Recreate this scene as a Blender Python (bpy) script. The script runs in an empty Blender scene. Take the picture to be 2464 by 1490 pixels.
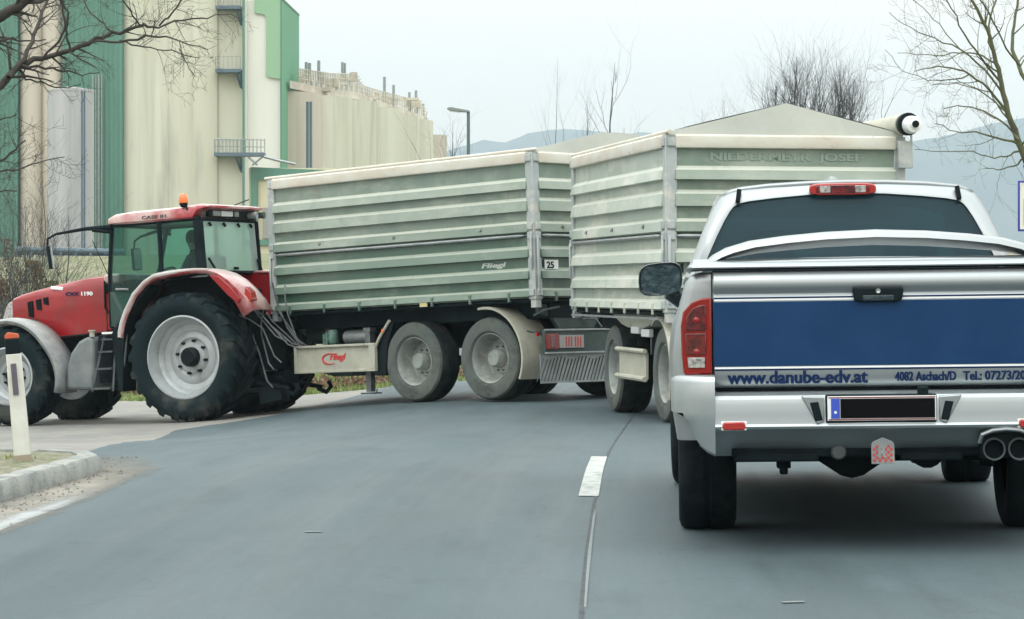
import bpy, math, random
from math import sin, cos, pi, radians, sqrt, atan2
from mathutils import Vector, Matrix, Euler, noise
random.seed(11)
SC = bpy.context.scene
COL = SC.collection
# ---------------------------------------------------------------- camera
cam = bpy.data.cameras.new('camera'); co = bpy.data.objects.new('camera', cam); COL.objects.link(co)
co.location = (0, 0, 1.29); co.rotation_euler = (radians(90), 0, 0)
cam.sensor_width = 36; cam.sensor_fit = 'HORIZONTAL'; cam.lens = 36 * 6416 / 2464
cam.shift_y = -47 / 2464; cam.clip_start = 0.3; cam.clip_end = 6000
SC.camera = co
# ---------------------------------------------------------------- sky
SUN_EL, SUN_AZ = radians(48), radians(200)
w = bpy.data.worlds.new('World'); SC.world = w; w.use_nodes = True
nt = w.node_tree; N = nt.nodes; LK = nt.links; N.clear()
out = N.new('ShaderNodeOutputWorld'); bg = N.new('ShaderNodeBackground'); LK.new(bg.outputs[0], out.inputs[0])
sky = N.new('ShaderNodeTexSky'); sky.sky_type = 'NISHITA'; sky.sun_disc = False
sky.sun_elevation = SUN_EL; sky.sun_rotation = SUN_AZ; sky.air_density = 1.5; sky.dust_density = 4
tc = N.new('ShaderNodeTexCoord'); sp = N.new('ShaderNodeSeparateXYZ'); LK.new(tc.outputs['Generated'], sp.inputs[0])
ramp = N.new('ShaderNodeValToRGB'); LK.new(sp.outputs[2], ramp.inputs[0])          # even cloud cover, brighter overhead
e = ramp.color_ramp.elements
e[0].position = 0.0; e[0].color = (1.6, 1.75, 1.7, 1)
e[1].position = 1.0; e[1].color = (25.5, 26.6, 26.2, 1)
q = e.new(.497); q.color = (1.6, 1.75, 1.7, 1); q = e.new(.503); q.color = (9.4, 8.3, 7.4, 1)
q = e.new(.60); q.color = (12.2, 11.6, 10.7, 1)
mz = N.new('ShaderNodeMapRange'); mz.inputs[1].default_value = -1; mz.inputs[2].default_value = 1; LK.new(sp.outputs[2], mz.inputs[0]); LK.new(mz.outputs[0], ramp.inputs[0])
nz = N.new('ShaderNodeTexNoise'); nz.inputs['Scale'].default_value = 2.2; nz.inputs['Detail'].default_value = 3
LK.new(tc.outputs['Generated'], nz.inputs['Vector'])
mr = N.new('ShaderNodeMapRange'); mr.inputs[1].default_value = .3; mr.inputs[2].default_value = .7
mr.inputs[3].default_value = .93; mr.inputs[4].default_value = 1.07; LK.new(nz.outputs[0], mr.inputs[0])
vm = N.new('ShaderNodeVectorMath'); vm.operation = 'SCALE'; LK.new(ramp.outputs[0], vm.inputs[0]); LK.new(mr.outputs[0], vm.inputs['Scale'])
mx = N.new('ShaderNodeMix'); mx.data_type = 'RGBA'; mx.inputs[0].default_value = .96
LK.new(sky.outputs[0], mx.inputs[6]); LK.new(vm.outputs[0], mx.inputs[7]); LK.new(mx.outputs[2], bg.inputs[0])
bg.inputs[1].default_value = 0.115
sun = bpy.data.lights.new('sun', 'SUN'); so = bpy.data.objects.new('sun', sun); COL.objects.link(so)
sun.energy = 0.5; sun.angle = radians(25); sun.color = (1, .97, .92)
so.rotation_euler = (radians(90) - SUN_EL, 0, radians(180) - SUN_AZ + radians(0)); so.location = (0, 0, 50)
vs = SC.view_settings; vs.view_transform = 'Standard'; vs.look = 'None'; vs.gamma = 1; vs.exposure = .19; vs.use_curve_mapping = False

# ---------------------------------------------------------------- materials
def mat(name, col, rough=.6, metal=0., col2=None, nscale=3., nlo=.4, nhi=.65, bump=0., bscale=60., coat=0., spec=.5,
        col3=None, n3=1., n3lo=.5, n3hi=.7, stretch=(1, 1, 1), detail=6, trans=0., emit=None, ior=1.45):
    m = bpy.data.materials.new(name); m.use_nodes = True
    t = m.node_tree; b = t.nodes['Principled BSDF']
    b.inputs['Roughness'].default_value = rough; b.inputs['Metallic'].default_value = metal
    b.inputs['Coat Weight'].default_value = coat; b.inputs['Coat Roughness'].default_value = .08
    b.inputs['Specular IOR Level'].default_value = spec; b.inputs['IOR'].default_value = ior
    b.inputs['Base Color'].default_value = (*col, 1)
    if trans: b.inputs['Transmission Weight'].default_value = trans
    if emit:
        b.inputs['Emission Color'].default_value = (*emit[0], 1); b.inputs['Emission Strength'].default_value = emit[1]
    tc = t.nodes.new('ShaderNodeTexCoord'); mp = t.nodes.new('ShaderNodeMapping'); mp.inputs['Scale'].default_value = stretch
    t.links.new(tc.outputs['Object'], mp.inputs[0])
    def noi(sc, lo, hi):
        n = t.nodes.new('ShaderNodeTexNoise'); n.inputs['Scale'].default_value = sc; n.inputs['Detail'].default_value = detail
        n.inputs['Roughness'].default_value = .6
        t.links.new(mp.outputs[0], n.inputs['Vector'])
        r = t.nodes.new('ShaderNodeMapRange'); r.inputs[1].default_value = lo; r.inputs[2].default_value = hi
        t.links.new(n.outputs[0], r.inputs[0]); return r.outputs[0]
    if col2:
        x = t.nodes.new('ShaderNodeMix'); x.data_type = 'RGBA'; x.inputs[6].default_value = (*col, 1); x.inputs[7].default_value = (*col2, 1)
        t.links.new(noi(nscale, nlo, nhi), x.inputs[0]); last = x.outputs[2]
        if col3:
            y = t.nodes.new('ShaderNodeMix'); y.data_type = 'RGBA'; y.inputs[7].default_value = (*col3, 1)
            t.links.new(last, y.inputs[6]); t.links.new(noi(n3, n3lo, n3hi), y.inputs[0]); last = y.outputs[2]
        t.links.new(last, b.inputs['Base Color'])
    if bump:
        n = t.nodes.new('ShaderNodeTexNoise'); n.inputs['Scale'].default_value = bscale; n.inputs['Detail'].default_value = 4
        t.links.new(tc.outputs['Object'], n.inputs['Vector'])
        bp = t.nodes.new('ShaderNodeBump'); bp.inputs['Strength'].default_value = bump; bp.inputs['Distance'].default_value = .02
        t.links.new(n.outputs[0], bp.inputs['Height']); t.links.new(bp.outputs[0], b.inputs['Normal'])
    return m
def glass(name, col, k):                       # tinted pane: reflective dark film mixed with see-through
    m = bpy.data.materials.new(name); m.use_nodes = True; t = m.node_tree; b = t.nodes['Principled BSDF']
    b.inputs['Base Color'].default_value = (col[0] * .25, col[1] * .25, col[2] * .25, 1); b.inputs['Roughness'].default_value = .03
    tr = t.nodes.new('ShaderNodeBsdfTransparent'); tr.inputs[0].default_value = (*col, 1)
    mx = t.nodes.new('ShaderNodeMixShader'); mx.inputs[0].default_value = k
    t.links.new(b.outputs[0], mx.inputs[1]); t.links.new(tr.outputs[0], mx.inputs[2])
    t.links.new(mx.outputs[0], t.nodes['Material Output'].inputs[0]); return m
def dust_and_light(m, col, lo=.25, hi=.8, amt=.75):      # dust plus painted light: faces that turn up go paler
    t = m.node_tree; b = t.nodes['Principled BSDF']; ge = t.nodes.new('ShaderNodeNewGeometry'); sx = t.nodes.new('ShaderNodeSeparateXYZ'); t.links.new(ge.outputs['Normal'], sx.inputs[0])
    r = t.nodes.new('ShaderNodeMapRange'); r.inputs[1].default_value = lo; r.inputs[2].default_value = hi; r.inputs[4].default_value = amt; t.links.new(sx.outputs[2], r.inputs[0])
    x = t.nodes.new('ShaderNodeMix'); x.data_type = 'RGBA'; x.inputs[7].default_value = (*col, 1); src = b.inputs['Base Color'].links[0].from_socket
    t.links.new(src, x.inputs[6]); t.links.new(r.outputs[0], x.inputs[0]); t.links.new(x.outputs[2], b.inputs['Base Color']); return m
def worn(m, sc=5., k=.75, wd=.3):                       # breaks a strip up towards its edges (attribute 'm' is 1 in the middle, 0 at the rim)
    t = m.node_tree; b = t.nodes['Principled BSDF']; at = t.nodes.new('ShaderNodeAttribute'); at.attribute_name = 'm'
    tc = t.nodes.new('ShaderNodeTexCoord'); n = t.nodes.new('ShaderNodeTexNoise'); n.inputs['Scale'].default_value = sc; n.inputs['Detail'].default_value = 8; n.inputs['Roughness'].default_value = .7; t.links.new(tc.outputs['Object'], n.inputs[0])
    a = t.nodes.new('ShaderNodeMath'); a.operation = 'MULTIPLY_ADD'; a.inputs[1].default_value = 1.1; t.links.new(at.outputs['Fac'], a.inputs[0]); t.links.new(n.outputs[0], a.inputs[2])
    r = t.nodes.new('ShaderNodeMapRange'); r.inputs[1].default_value = k; r.inputs[2].default_value = k + wd; t.links.new(a.outputs[0], r.inputs[0]); t.links.new(r.outputs[0], b.inputs['Alpha']); return m
def runs(m, col, amt=.6, sc=1., lo=.52, hi=.72, st=(5, 5, .55)):      # dirt and rust runs that trickled down the sheet
    t = m.node_tree; b = t.nodes['Principled BSDF']; tc = t.nodes.new('ShaderNodeTexCoord'); mp = t.nodes.new('ShaderNodeMapping'); mp.inputs['Scale'].default_value = st; t.links.new(tc.outputs['Object'], mp.inputs[0])
    n = t.nodes.new('ShaderNodeTexNoise'); n.inputs['Scale'].default_value = sc; n.inputs['Detail'].default_value = 9; n.inputs['Roughness'].default_value = .72; t.links.new(mp.outputs[0], n.inputs[0])
    r = t.nodes.new('ShaderNodeMapRange'); r.inputs[1].default_value = lo; r.inputs[2].default_value = hi; r.inputs[4].default_value = amt; t.links.new(n.outputs[0], r.inputs[0])
    x = t.nodes.new('ShaderNodeMix'); x.data_type = 'RGBA'; x.inputs[7].default_value = (*col, 1); t.links.new(b.inputs['Base Color'].links[0].from_socket, x.inputs[6]); t.links.new(r.outputs[0], x.inputs[0]); t.links.new(x.outputs[2], b.inputs['Base Color']); return m
M = {}
M['asphalt'] = mat('asphalt', (.055, .08, .089), .66, col2=(.07, .097, .106), nscale=.55, nlo=.3, nhi=.7, bump=.25, bscale=90,
                   col3=(.045, .066, .075), n3=2.3, n3lo=.52, n3hi=.8, stretch=(1, .22, 1), spec=.35)
M['beige_road'] = mat('beige_road', (.225, .22, .20), .8, col2=(.16, .165, .158), nscale=.5, col3=(.27, .255, .22), n3=3, bump=.3, bscale=30)
M['grit'] = mat('grit', (.24, .215, .175), .95, col2=(.17, .165, .15), nscale=6, bump=.6, bscale=60)
M['paint'] = mat('paint', (.42, .44, .42), .7, col2=(.22, .24, .24), nscale=11, nlo=.5, nhi=.75)
M['oldpaint'] = mat('oldpaint', (.17, .19, .195), .75, col2=(.13, .155, .163), nscale=7, nlo=.42, nhi=.56)
M['tar'] = mat('tar', (.022, .03, .034), .7, col2=(.05, .062, .068), nscale=8)
M['kerb'] = mat('kerb', (.3, .31, .29), .85, col2=(.2, .215, .21), nscale=4, bump=.5, bscale=50, col3=(.12, .13, .12), n3=9, n3lo=.6, n3hi=.72)
M['ground'] = mat('ground', (.16, .17, .085), .95, col2=(.22, .2, .13), nscale=.35, bump=.6, bscale=6, col3=(.09, .13, .05), n3=1.5)
M['islandsoil'] = mat('islandsoil', (.2, .185, .14), .95, col2=(.09, .12, .05), nscale=7, bump=.8, bscale=40, col3=(.3, .28, .22), n3=20)
M['blade'] = mat('blade', (.13, .21, .055), .8, col2=(.24, .26, .1), nscale=2)
M['leaf'] = mat('leaf', (.12, .075, .045), .9, col2=(.2, .14, .09), nscale=9)
M['hill'] = mat('hill', (.04, .07, .085), .95, col2=(.09, .115, .11), nscale=.018)
M['silver'] = mat('silver', (.34, .37, .38), .36, .75, coat=.15)
M['silver_grey'] = mat('silver_grey', (.42, .46, .47), .4, .85, coat=.1)
M['blue'] = mat('blue', (.006, .036, .105), .42, coat=.0, spec=.2, col2=(.009, .043, .118), nscale=3.5)
M['navy'] = mat('navy', (.006, .02, .07), .45, spec=.12)
M['white'] = mat('white', (.78, .8, .8), .4)
M['black'] = mat('black', (.006, .012, .014), .42, bump=.15, bscale=90, spec=.12)
M['mirror_plastic'] = mat('mirror_plastic', (.012, .028, .036), .28, bump=.5, bscale=45, coat=.3)
M['seam'] = mat('seam', (.004, .008, .01), .6, spec=.12)
M['under'] = mat('under', (.004, .009, .012), .7, col2=(.01, .018, .02), nscale=3, spec=.12)
M['tyre'] = mat('tyre', (.006, .011, .014), .75, col2=(.012, .02, .022), nscale=9, bump=.3, bscale=50, spec=.12)
M['tread_tyre'] = mat('tread_tyre', (.008, .017, .02), .8, col2=(.045, .052, .047), nscale=2.3, nlo=.5, nhi=.78, bump=.3, bscale=30, spec=.12)
M['dusty_tyre'] = mat('dusty_tyre', (.085, .105, .10), .85, col2=(.125, .135, .118), nscale=2.2, bump=.25, bscale=40, col3=(.055, .07, .07), n3=4)
M['tread_dark'] = mat('tread_dark', (.012, .02, .022), .8, col2=(.045, .05, .047), nscale=3, spec=.12)
M['rim'] = mat('rim', (.29, .32, .305), .55, col2=(.18, .2, .185), nscale=5, col3=(.45, .45, .4), n3=3)
M['tractor_rim'] = mat('tractor_rim', (.42, .46, .47), .42, .25, col2=(.35, .38, .385), nscale=4, col3=(.2, .2, .17), n3=9, n3lo=.62, n3hi=.8)
M['red'] = mat('red', (.29, .006, .010), .32, coat=.5, col2=(.21, .01, .012), nscale=2.5)
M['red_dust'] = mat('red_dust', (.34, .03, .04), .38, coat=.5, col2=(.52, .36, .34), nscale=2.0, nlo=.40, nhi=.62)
M['greyplast'] = mat('greyplast', (.22, .24, .245), .45, col2=(.15, .165, .17), nscale=3, col3=(.3, .3, .285), n3=7)
M['darkplast'] = mat('darkplast', (.045, .06, .065), .5, col2=(.09, .105, .105), nscale=3)
M['fenderpale'] = mat('fenderpale', (.5, .48, .465), .45, coat=.3, col2=(.42, .36, .35), nscale=4)
M['glassdusty'] = glass('glassdusty', (.75, .9, .85), .38)
M['glassdusty'].node_tree.nodes['Principled BSDF'].inputs['Base Color'].default_value = (.40, .56, .5, 1)
M['lamp_red'] = mat('lamp_red', (.22, .005, .005), .22, coat=.35)
M['lamp_dark'] = mat('lamp_dark', (.05, .002, .003), .2, coat=1, col2=(.16, .006, .006), nscale=25)
M['lamp_bright'] = mat('lamp_bright', (.36, .016, .012), .2, coat=1)
M['lamp_clear'] = mat('lamp_clear', (.45, .42, .4), .15, coat=1, col2=(.12, .12, .12), nscale=40)
M['orange'] = mat('orange', (.8, .17, .03), .25, coat=.8)
M['chrome'] = mat('chrome', (.6, .62, .62), .15, 1.)
M['steel'] = mat('steel', (.22, .24, .25), .45, .6, col2=(.12, .13, .135), nscale=8)
M['galv'] = mat('galv', (.33, .36, .36), .45, .5, col2=(.24, .27, .275), nscale=6)
M['glassdark'] = glass('glassdark', (.28, .46, .52), .33)
M['glassdark'].node_tree.nodes['Principled BSDF'].inputs['Specular IOR Level'].default_value = .2
M['glassdark'].node_tree.nodes['Principled BSDF'].inputs['Base Color'].default_value = (.02, .05, .065, 1)
M['glassgreen'] = glass('glassgreen', (.42, .74, .67), .80)
M['glasslight'] = glass('glasslight', (.8, .95, .9), .5)
M['glassclear'] = glass('glassclear', (.8, .92, .9), .85)
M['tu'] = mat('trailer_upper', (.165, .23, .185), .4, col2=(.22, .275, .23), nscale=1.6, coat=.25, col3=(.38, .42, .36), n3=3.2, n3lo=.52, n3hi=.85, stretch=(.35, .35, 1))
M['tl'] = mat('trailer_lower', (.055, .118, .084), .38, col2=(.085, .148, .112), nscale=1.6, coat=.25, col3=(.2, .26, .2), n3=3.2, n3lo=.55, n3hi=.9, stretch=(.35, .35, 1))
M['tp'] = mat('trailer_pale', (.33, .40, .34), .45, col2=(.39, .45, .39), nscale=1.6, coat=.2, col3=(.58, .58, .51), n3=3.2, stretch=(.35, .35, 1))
M['trail_rim'] = mat('trailer_rim_paint', (.62, .62, .55), .5, col2=(.55, .5, .42), nscale=3, col3=(.3, .24, .18), n3=9, n3lo=.66, n3hi=.75, stretch=(.5, .5, 1))
M['post'] = mat('post_paint', (.42, .46, .46), .45, .2, col2=(.33, .37, .38), nscale=4, col3=(.55, .55, .5), n3=7)
M['tarp'] = mat('tarp', (.54, .56, .51), .8, col2=(.46, .48, .44), nscale=1.2, bump=.35, bscale=5)
M['cream'] = mat('cream', (.44, .44, .36), .6, col2=(.36, .36, .3), nscale=3, col3=(.27, .27, .23), n3=8, n3lo=.6, n3hi=.8)
M['chassis'] = mat('chassis', (.006, .014, .018), .6, col2=(.012, .026, .03), nscale=2, spec=.12)
M['chassis_green'] = mat('chassis_green', (.035, .06, .058), .55, col2=(.06, .09, .085), nscale=4)
M['stickerred'] = mat('stickerred', (.5, .05, .05), .5)
M['faded'] = mat('faded', (.5, .56, .5), .6); M['faded2'] = mat('faded2', (.235, .30, .25), .6)
M['plategrey'] = mat('plategrey', (.3, .33, .34), .5, col2=(.4, .3, .28), nscale=22)
M['plateedge'] = mat('plateedge', (.2, .03, .04), .5)
M['eu'] = mat('eu', (.04, .08, .45), .4)
M['plateblack'] = mat('plateblack', (.0015, .0015, .002), .5, spec=.12)
M['skin'] = mat('skin', (.35, .2, .15), .6)
M['cloth'] = mat('cloth', (.012, .03, .035), .85)
M['hair'] = mat('hair', (.02, .015, .012), .8)
M['concrete'] = mat('silo_concrete', (.6, .605, .50), .85, col2=(.53, .53, .42), nscale=.25, stretch=(1, 1, .12), col3=(.38, .385, .33), n3=.6, n3lo=.55, n3hi=.75)
M['concrete_pink'] = mat('silo_concrete_pink', (.55, .5, .42), .85, col2=(.46, .43, .37), nscale=.3, stretch=(1, 1, .12))
M['concrete_warm'] = mat('tower_concrete', (.62, .58, .42), .85, col2=(.48, .46, .35), nscale=.3, stretch=(1, 1, .15))
M['whiteclad'] = mat('white_cladding', (.72, .72, .66), .6, col2=(.6, .62, .57), nscale=.2, stretch=(1, 1, .2))
M['gclad'] = mat('green_cladding', (.105, .24, .19), .55, col2=(.085, .21, .155), nscale=.4, stretch=(1, 1, .1))
M['gclad2'] = mat('light_green_cladding', (.26, .44, .28), .55)
M['gclad3'] = mat('side_green_cladding', (.13, .33, .2), .5)
M['greysteel'] = mat('silo_steel', (.5, .5, .51), .5, .2, col2=(.34, .35, .37), nscale=.3, stretch=(1, 1, .1))
M['bluegrey'] = mat('bluegrey', (.1, .15, .19), .6)
M['rust'] = mat('gallery', (.46, .42, .35), .8, col2=(.62, .59, .51), nscale=.6)
M['lampgrey'] = mat('lampgrey', (.09, .14, .14), .5)
M['bark_dark'] = mat('bark_dark', (.035, .032, .028), .9, col2=(.06, .052, .042), nscale=8)
M['bark_green'] = mat('bark_green', (.12, .13, .065), .85, col2=(.07, .07, .045), nscale=3)
M['bark_far'] = mat('bark_far', (.05, .055, .055), .9)
M['shrub'] = mat('shrub', (.1, .095, .035), .9, col2=(.15, .085, .05), nscale=1.2)
M['signblue'] = mat('signblue', (.02, .035, .32), .45)
M['signbeige'] = mat('signbeige', (.55, .5, .45), .5, col2=(.45, .46, .47), nscale=5)

def road_detail(m):
    t = m.node_tree; b = t.nodes['Principled BSDF']; L = t.links.new; nn = t.nodes.new
    def math_(op, a, c, d=None):
        n = nn('ShaderNodeMath'); n.operation = op
        for i, v in enumerate((a, c, d)):
            if v is None: continue
            if isinstance(v, (int, float)): n.inputs[i].default_value = v
            else: L(v, n.inputs[i])
        return n.outputs[0]
    tc = nn('ShaderNodeTexCoord'); sx = nn('ShaderNodeSeparateXYZ'); L(tc.outputs['Object'], sx.inputs[0]); x, y = sx.outputs[0], sx.outputs[1]
    u = math_('SUBTRACT', x, math_('MULTIPLY', y, math_('MULTIPLY_ADD', y, .001, .0135)))
    def noi(a, bb, sc, det, rough=.6):
        cb = nn('ShaderNodeCombineXYZ'); L(math_('MULTIPLY', u, a), cb.inputs[0]); L(math_('MULTIPLY', y, bb), cb.inputs[1]); n = nn('ShaderNodeTexNoise'); n.inputs['Scale'].default_value = sc; n.inputs['Detail'].default_value = det; n.inputs['Roughness'].default_value = rough; L(cb.outputs[0], n.inputs[0]); return n.outputs[0]
    streak = noi(1.6, .07, 1, 5); patch = noi(.35, .12, 1, 3); grain = noi(1, 1, 130, 3, .8); blot = noi(2.2, 1.1, 1, 6, .7)
    tr = math_('COSINE', math_('MULTIPLY', math_('SUBTRACT', math_('ABSOLUTE', u, 0), 1.62), 4.2), 0)     # polished wheel tracks either side of each lane
    f = math_('MULTIPLY_ADD', streak, .55, .06); f = math_('MULTIPLY_ADD', patch, .42, f); f = math_('MULTIPLY_ADD', blot, .28, f); mott = noi(1, 1, 16, 4, .75); f = math_('MULTIPLY_ADD', grain, .4, f); f = math_('MULTIPLY_ADD', mott, .34, f); f = math_('MULTIPLY_ADD', tr, .045, f)
    vo = nn('ShaderNodeTexVoronoi'); vo.feature = 'DISTANCE_TO_EDGE'; vo.inputs['Scale'].default_value = .33; ns = nn('ShaderNodeTexNoise'); ns.inputs['Scale'].default_value = 1.3; ns.inputs['Detail'].default_value = 5; L(tc.outputs['Object'], ns.inputs[0])
    ad = nn('ShaderNodeVectorMath'); ad.operation = 'MULTIPLY_ADD'; L(ns.outputs['Color'], ad.inputs[0]); ad.inputs[1].default_value = (1.5, 1.5, 1.5); L(tc.outputs['Object'], ad.inputs[2]); L(ad.outputs[0], vo.inputs['Vector'])
    cr = nn('ShaderNodeMapRange'); cr.inputs[1].default_value = .001; cr.inputs[2].default_value = .008; cr.inputs[3].default_value = .88; cr.inputs[4].default_value = 1; L(vo.outputs[0], cr.inputs[0])
    f = math_('MULTIPLY', f, cr.outputs[0])
    src = b.inputs['Base Color'].links[0].from_socket; vm = nn('ShaderNodeVectorMath'); vm.operation = 'SCALE'; L(src, vm.inputs[0]); L(f, vm.inputs['Scale']); L(vm.outputs[0], b.inputs['Base Color'])
    rr = nn('ShaderNodeMapRange'); rr.inputs[1].default_value = .35; rr.inputs[2].default_value = .65; rr.inputs[3].default_value = .52; rr.inputs[4].default_value = .75; L(streak, rr.inputs[0]); L(rr.outputs[0], b.inputs['Roughness'])
road_detail(M['asphalt'])
dust_and_light(M['tu'], (.62, .65, .57), .08, .75, .82); dust_and_light(M['tl'], (.56, .61, .53), .1, .8, .75); dust_and_light(M['tp'], (.66, .69, .61), .05, .75, .75); dust_and_light(M['red_dust'], (.6, .53, .51), .45, 1.0, .62); dust_and_light(M['greyplast'], (.45, .45, .43), .4, .98, .45)  # trailer ribs: painted highlight over dust; dark base paints the recess shade
for k_ in ('tu', 'tl', 'tp'):
    runs(M[k_], (.14, .125, .095), .55, 1., .55, .78); runs(M[k_], (.10, .065, .04), .7, 3.3, .66, .74, (3, 3, 1.2)); runs(M[k_], (.55, .57, .5), .5, .6, .5, .8, (1, 1, 1))
runs(M['concrete'], (.25, .24, .2), .5, .5, .52, .8, (1.6, 1.6, .05)); runs(M['concrete_pink'], (.25, .22, .19), .5, .5, .5, .8, (1.6, 1.6, .05)); runs(M['concrete_warm'], (.3, .27, .2), .5, .6, .5, .8, (1.6, 1.6, .06)); runs(M['gclad'], (.06, .12, .1), .6, .6, .5, .8, (2, 2, .05)); runs(M['greysteel'], (.2, .2, .2), .5, .6, .5, .8, (2, 2, .05))
runs(M['paint'], (.10, .12, .125), .75, 7, .5, .64, (1, 1, 1)); runs(M['trail_rim'], (.2, .12, .07), .7, 2.2, .62, .74, (3, 3, 2)); runs(M['cream'], (.16, .14, .11), .7, 2, .55, .75, (3, 3, 1.5)); runs(M['dusty_tyre'], (.03, .038, .038), .8, 3, .5, .72, (1, 1, 1)); runs(M['tractor_rim'], (.14, .13, .1), .6, 3, .55, .75, (1, 1, 1)); runs(M['red'], (.14, .08, .06), .5, 1.5, .55, .8, (2, 2, 1)); runs(M['kerb'], (.1, .105, .095), .6, 2, .52, .7, (2, 2, 1.5)); runs(M['tread_tyre'], (.085, .085, .072), .7, 2.2, .55, .75, (1, 1, 1))
M['sand'] = worn(mat('sand', (.25, .235, .20), .95, col2=(.19, .185, .165), nscale=5, bump=.3, bscale=60), 2.2, .62, .95)
M['faintpaint'] = worn(mat('faintpaint', (.30, .32, .32), .7), 3.0, 1.06, .5); M['wornpaint'] = worn(mat('wornpaint', (.15, .175, .18), .7), 9, .95)
# ---------------------------------------------------------------- mesh helpers
class MB:
    def __init__(s, off=(0, 0, 0), m=None): s.v = []; s.f = []; s.o = Vector(off); s.m = m
    def add(s, vs, fs):
        n = len(s.v)
        for p in vs:
            p = Vector(p)
            if s.m is not None: p = s.m @ p
            s.v.append(p + s.o)
        s.f += [tuple(n + i for i in f) for f in fs]
    def box(s, c, d, rot=None):
        x, y, z = d[0] / 2, d[1] / 2, d[2] / 2
        P = [Vector(p) for p in [(-x, -y, -z), (x, -y, -z), (x, y, -z), (-x, y, -z), (-x, -y, z), (x, -y, z), (x, y, z), (-x, y, z)]]
        if rot: R = Euler(rot).to_matrix(); P = [R @ p for p in P]
        s.add([p + Vector(c) for p in P], [(0, 3, 2, 1), (4, 5, 6, 7), (0, 1, 5, 4), (1, 2, 6, 5), (2, 3, 7, 6), (3, 0, 4, 7)]); return s
    def b2(s, a, b): return s.box([(a[i] + b[i]) / 2 for i in range(3)], [abs(a[i] - b[i]) for i in range(3)])
    def tube(s, pts, rad, n=8, cap=True):
        pts = [Vector(p) for p in pts]
        if not hasattr(rad, '__len__'): rad = [rad] * len(pts)
        vs = []; fs = []; up = Vector((0, 0, 1)); prev = None
        for i, p in enumerate(pts):
            t = (pts[min(i + 1, len(pts) - 1)] - pts[max(i - 1, 0)])
            if t.length < 1e-9: t = Vector((0, 0, 1))
            t.normalize()
            if prev is None: a = t.cross(up if abs(t.z) < .95 else Vector((1, 0, 0)))
            else: a = prev - t * prev.dot(t)
            if a.length < 1e-6: a = t.cross(Vector((1, .3, 0)))
            a.normalize(); prev = a; b = t.cross(a)
            for k in range(n):
                th = 2 * pi * k / n; vs.append(p + (a * cos(th) + b * sin(th)) * rad[i])
        for i in range(len(pts) - 1):
            for k in range(n): fs.append((i * n + k, i * n + (k + 1) % n, (i + 1) * n + (k + 1) % n, (i + 1) * n + k))
        if cap: fs.append(tuple(range(n))[::-1]); fs.append(tuple(range((len(pts) - 1) * n, len(pts) * n)))
        s.add(vs, fs); return s
    def cyl(s, a, b, r, n=16): return s.tube([a, b], r, n)
    def lathe(s, prof, c, n=32, axis='y', sgn=1, arc=(0, 2 * pi), close=True):
        vs = []; fs = []; c = Vector(c); full = abs(arc[1] - arc[0] - 2 * pi) < 1e-6
        cnt = n if full else n + 1; m = len(prof)
        for k in range(cnt):
            th = arc[0] + (arc[1] - arc[0]) * k / n
            for r, h in prof:
                h = h * sgn
                if axis == 'y': vs.append(c + Vector((r * cos(th), h, r * sin(th))))
                elif axis == 'z': vs.append(c + Vector((r * cos(th), r * sin(th), h)))
                else: vs.append(c + Vector((h, r * cos(th), r * sin(th))))
        for k in range(n):
            k2 = (k + 1) % cnt
            for j in range(m - 1): fs.append((k * m + j, k * m + j + 1, k2 * m + j + 1, k2 * m + j))
        s.add(vs, fs); return s
    def grid(s, rows, closed=False):
        vs = [p for r in rows for p in r]; m = len(rows[0]); fs = []
        for i in range(len(rows) - 1):
            for j in range(m - 1): fs.append((i * m + j, i * m + j + 1, (i + 1) * m + j + 1, (i + 1) * m + j))
        s.add(vs, fs); return s
    def prism(s, poly, f0, f1):                # poly: 2-D points; f0,f1 map them to the two faces
        n = len(poly); vs = [f0(*p) for p in poly] + [f1(*p) for p in poly]
        fs = [tuple(range(n))[::-1], tuple(range(n, 2 * n))] + [(i, (i + 1) % n, n + (i + 1) % n, n + i) for i in range(n)]
        s.add(vs, fs); return s
    def build(s, name, m, parent=None, smooth=True, bevel=0, ang=35, solid=0, loc=None):
        me = bpy.data.meshes.new(name); me.from_pydata([tuple(v) for v in s.v], [], s.f)
        me.materials.append(M[m] if isinstance(m, str) else m)
        me.validate()
        import bmesh
        bm = bmesh.new(); bm.from_mesh(me); bmesh.ops.recalc_face_normals(bm, faces=bm.faces); bm.to_mesh(me); bm.free()
        if smooth:
            me.shade_smooth(); me.set_sharp_from_angle(angle=radians(ang))
        o = bpy.data.objects.new(name, me); COL.objects.link(o)
        if parent: o.parent = parent
        if loc: o.location = loc
        if solid: md = o.modifiers.new('s', 'SOLIDIFY'); md.thickness = solid; md.offset = -1
        if bevel: md = o.modifiers.new('b', 'BEVEL'); md.width = bevel; md.segments = 2; md.limit_method = 'ANGLE'; md.angle_limit = radians(40)
        return o
def tag(o, label=None, cat=None, group=None, kind=None):
    if label: o['label'] = label
    if cat: o['category'] = cat
    if group: o['group'] = group
    if kind: o['kind'] = kind
    return o
def empty(name, loc, rot=(0, 0, 0), **k):
    o = bpy.data.objects.new(name, None); COL.objects.link(o); o.location = loc; o.rotation_euler = rot; o.empty_display_size = .2
    return tag(o, **k)
def copy_tree(o, parent=None):
    c = o.copy(); COL.objects.link(c); c.parent = parent
    for ch in [x for x in COL.objects if x.parent == o]: copy_tree(ch, c)
    return c
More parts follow.
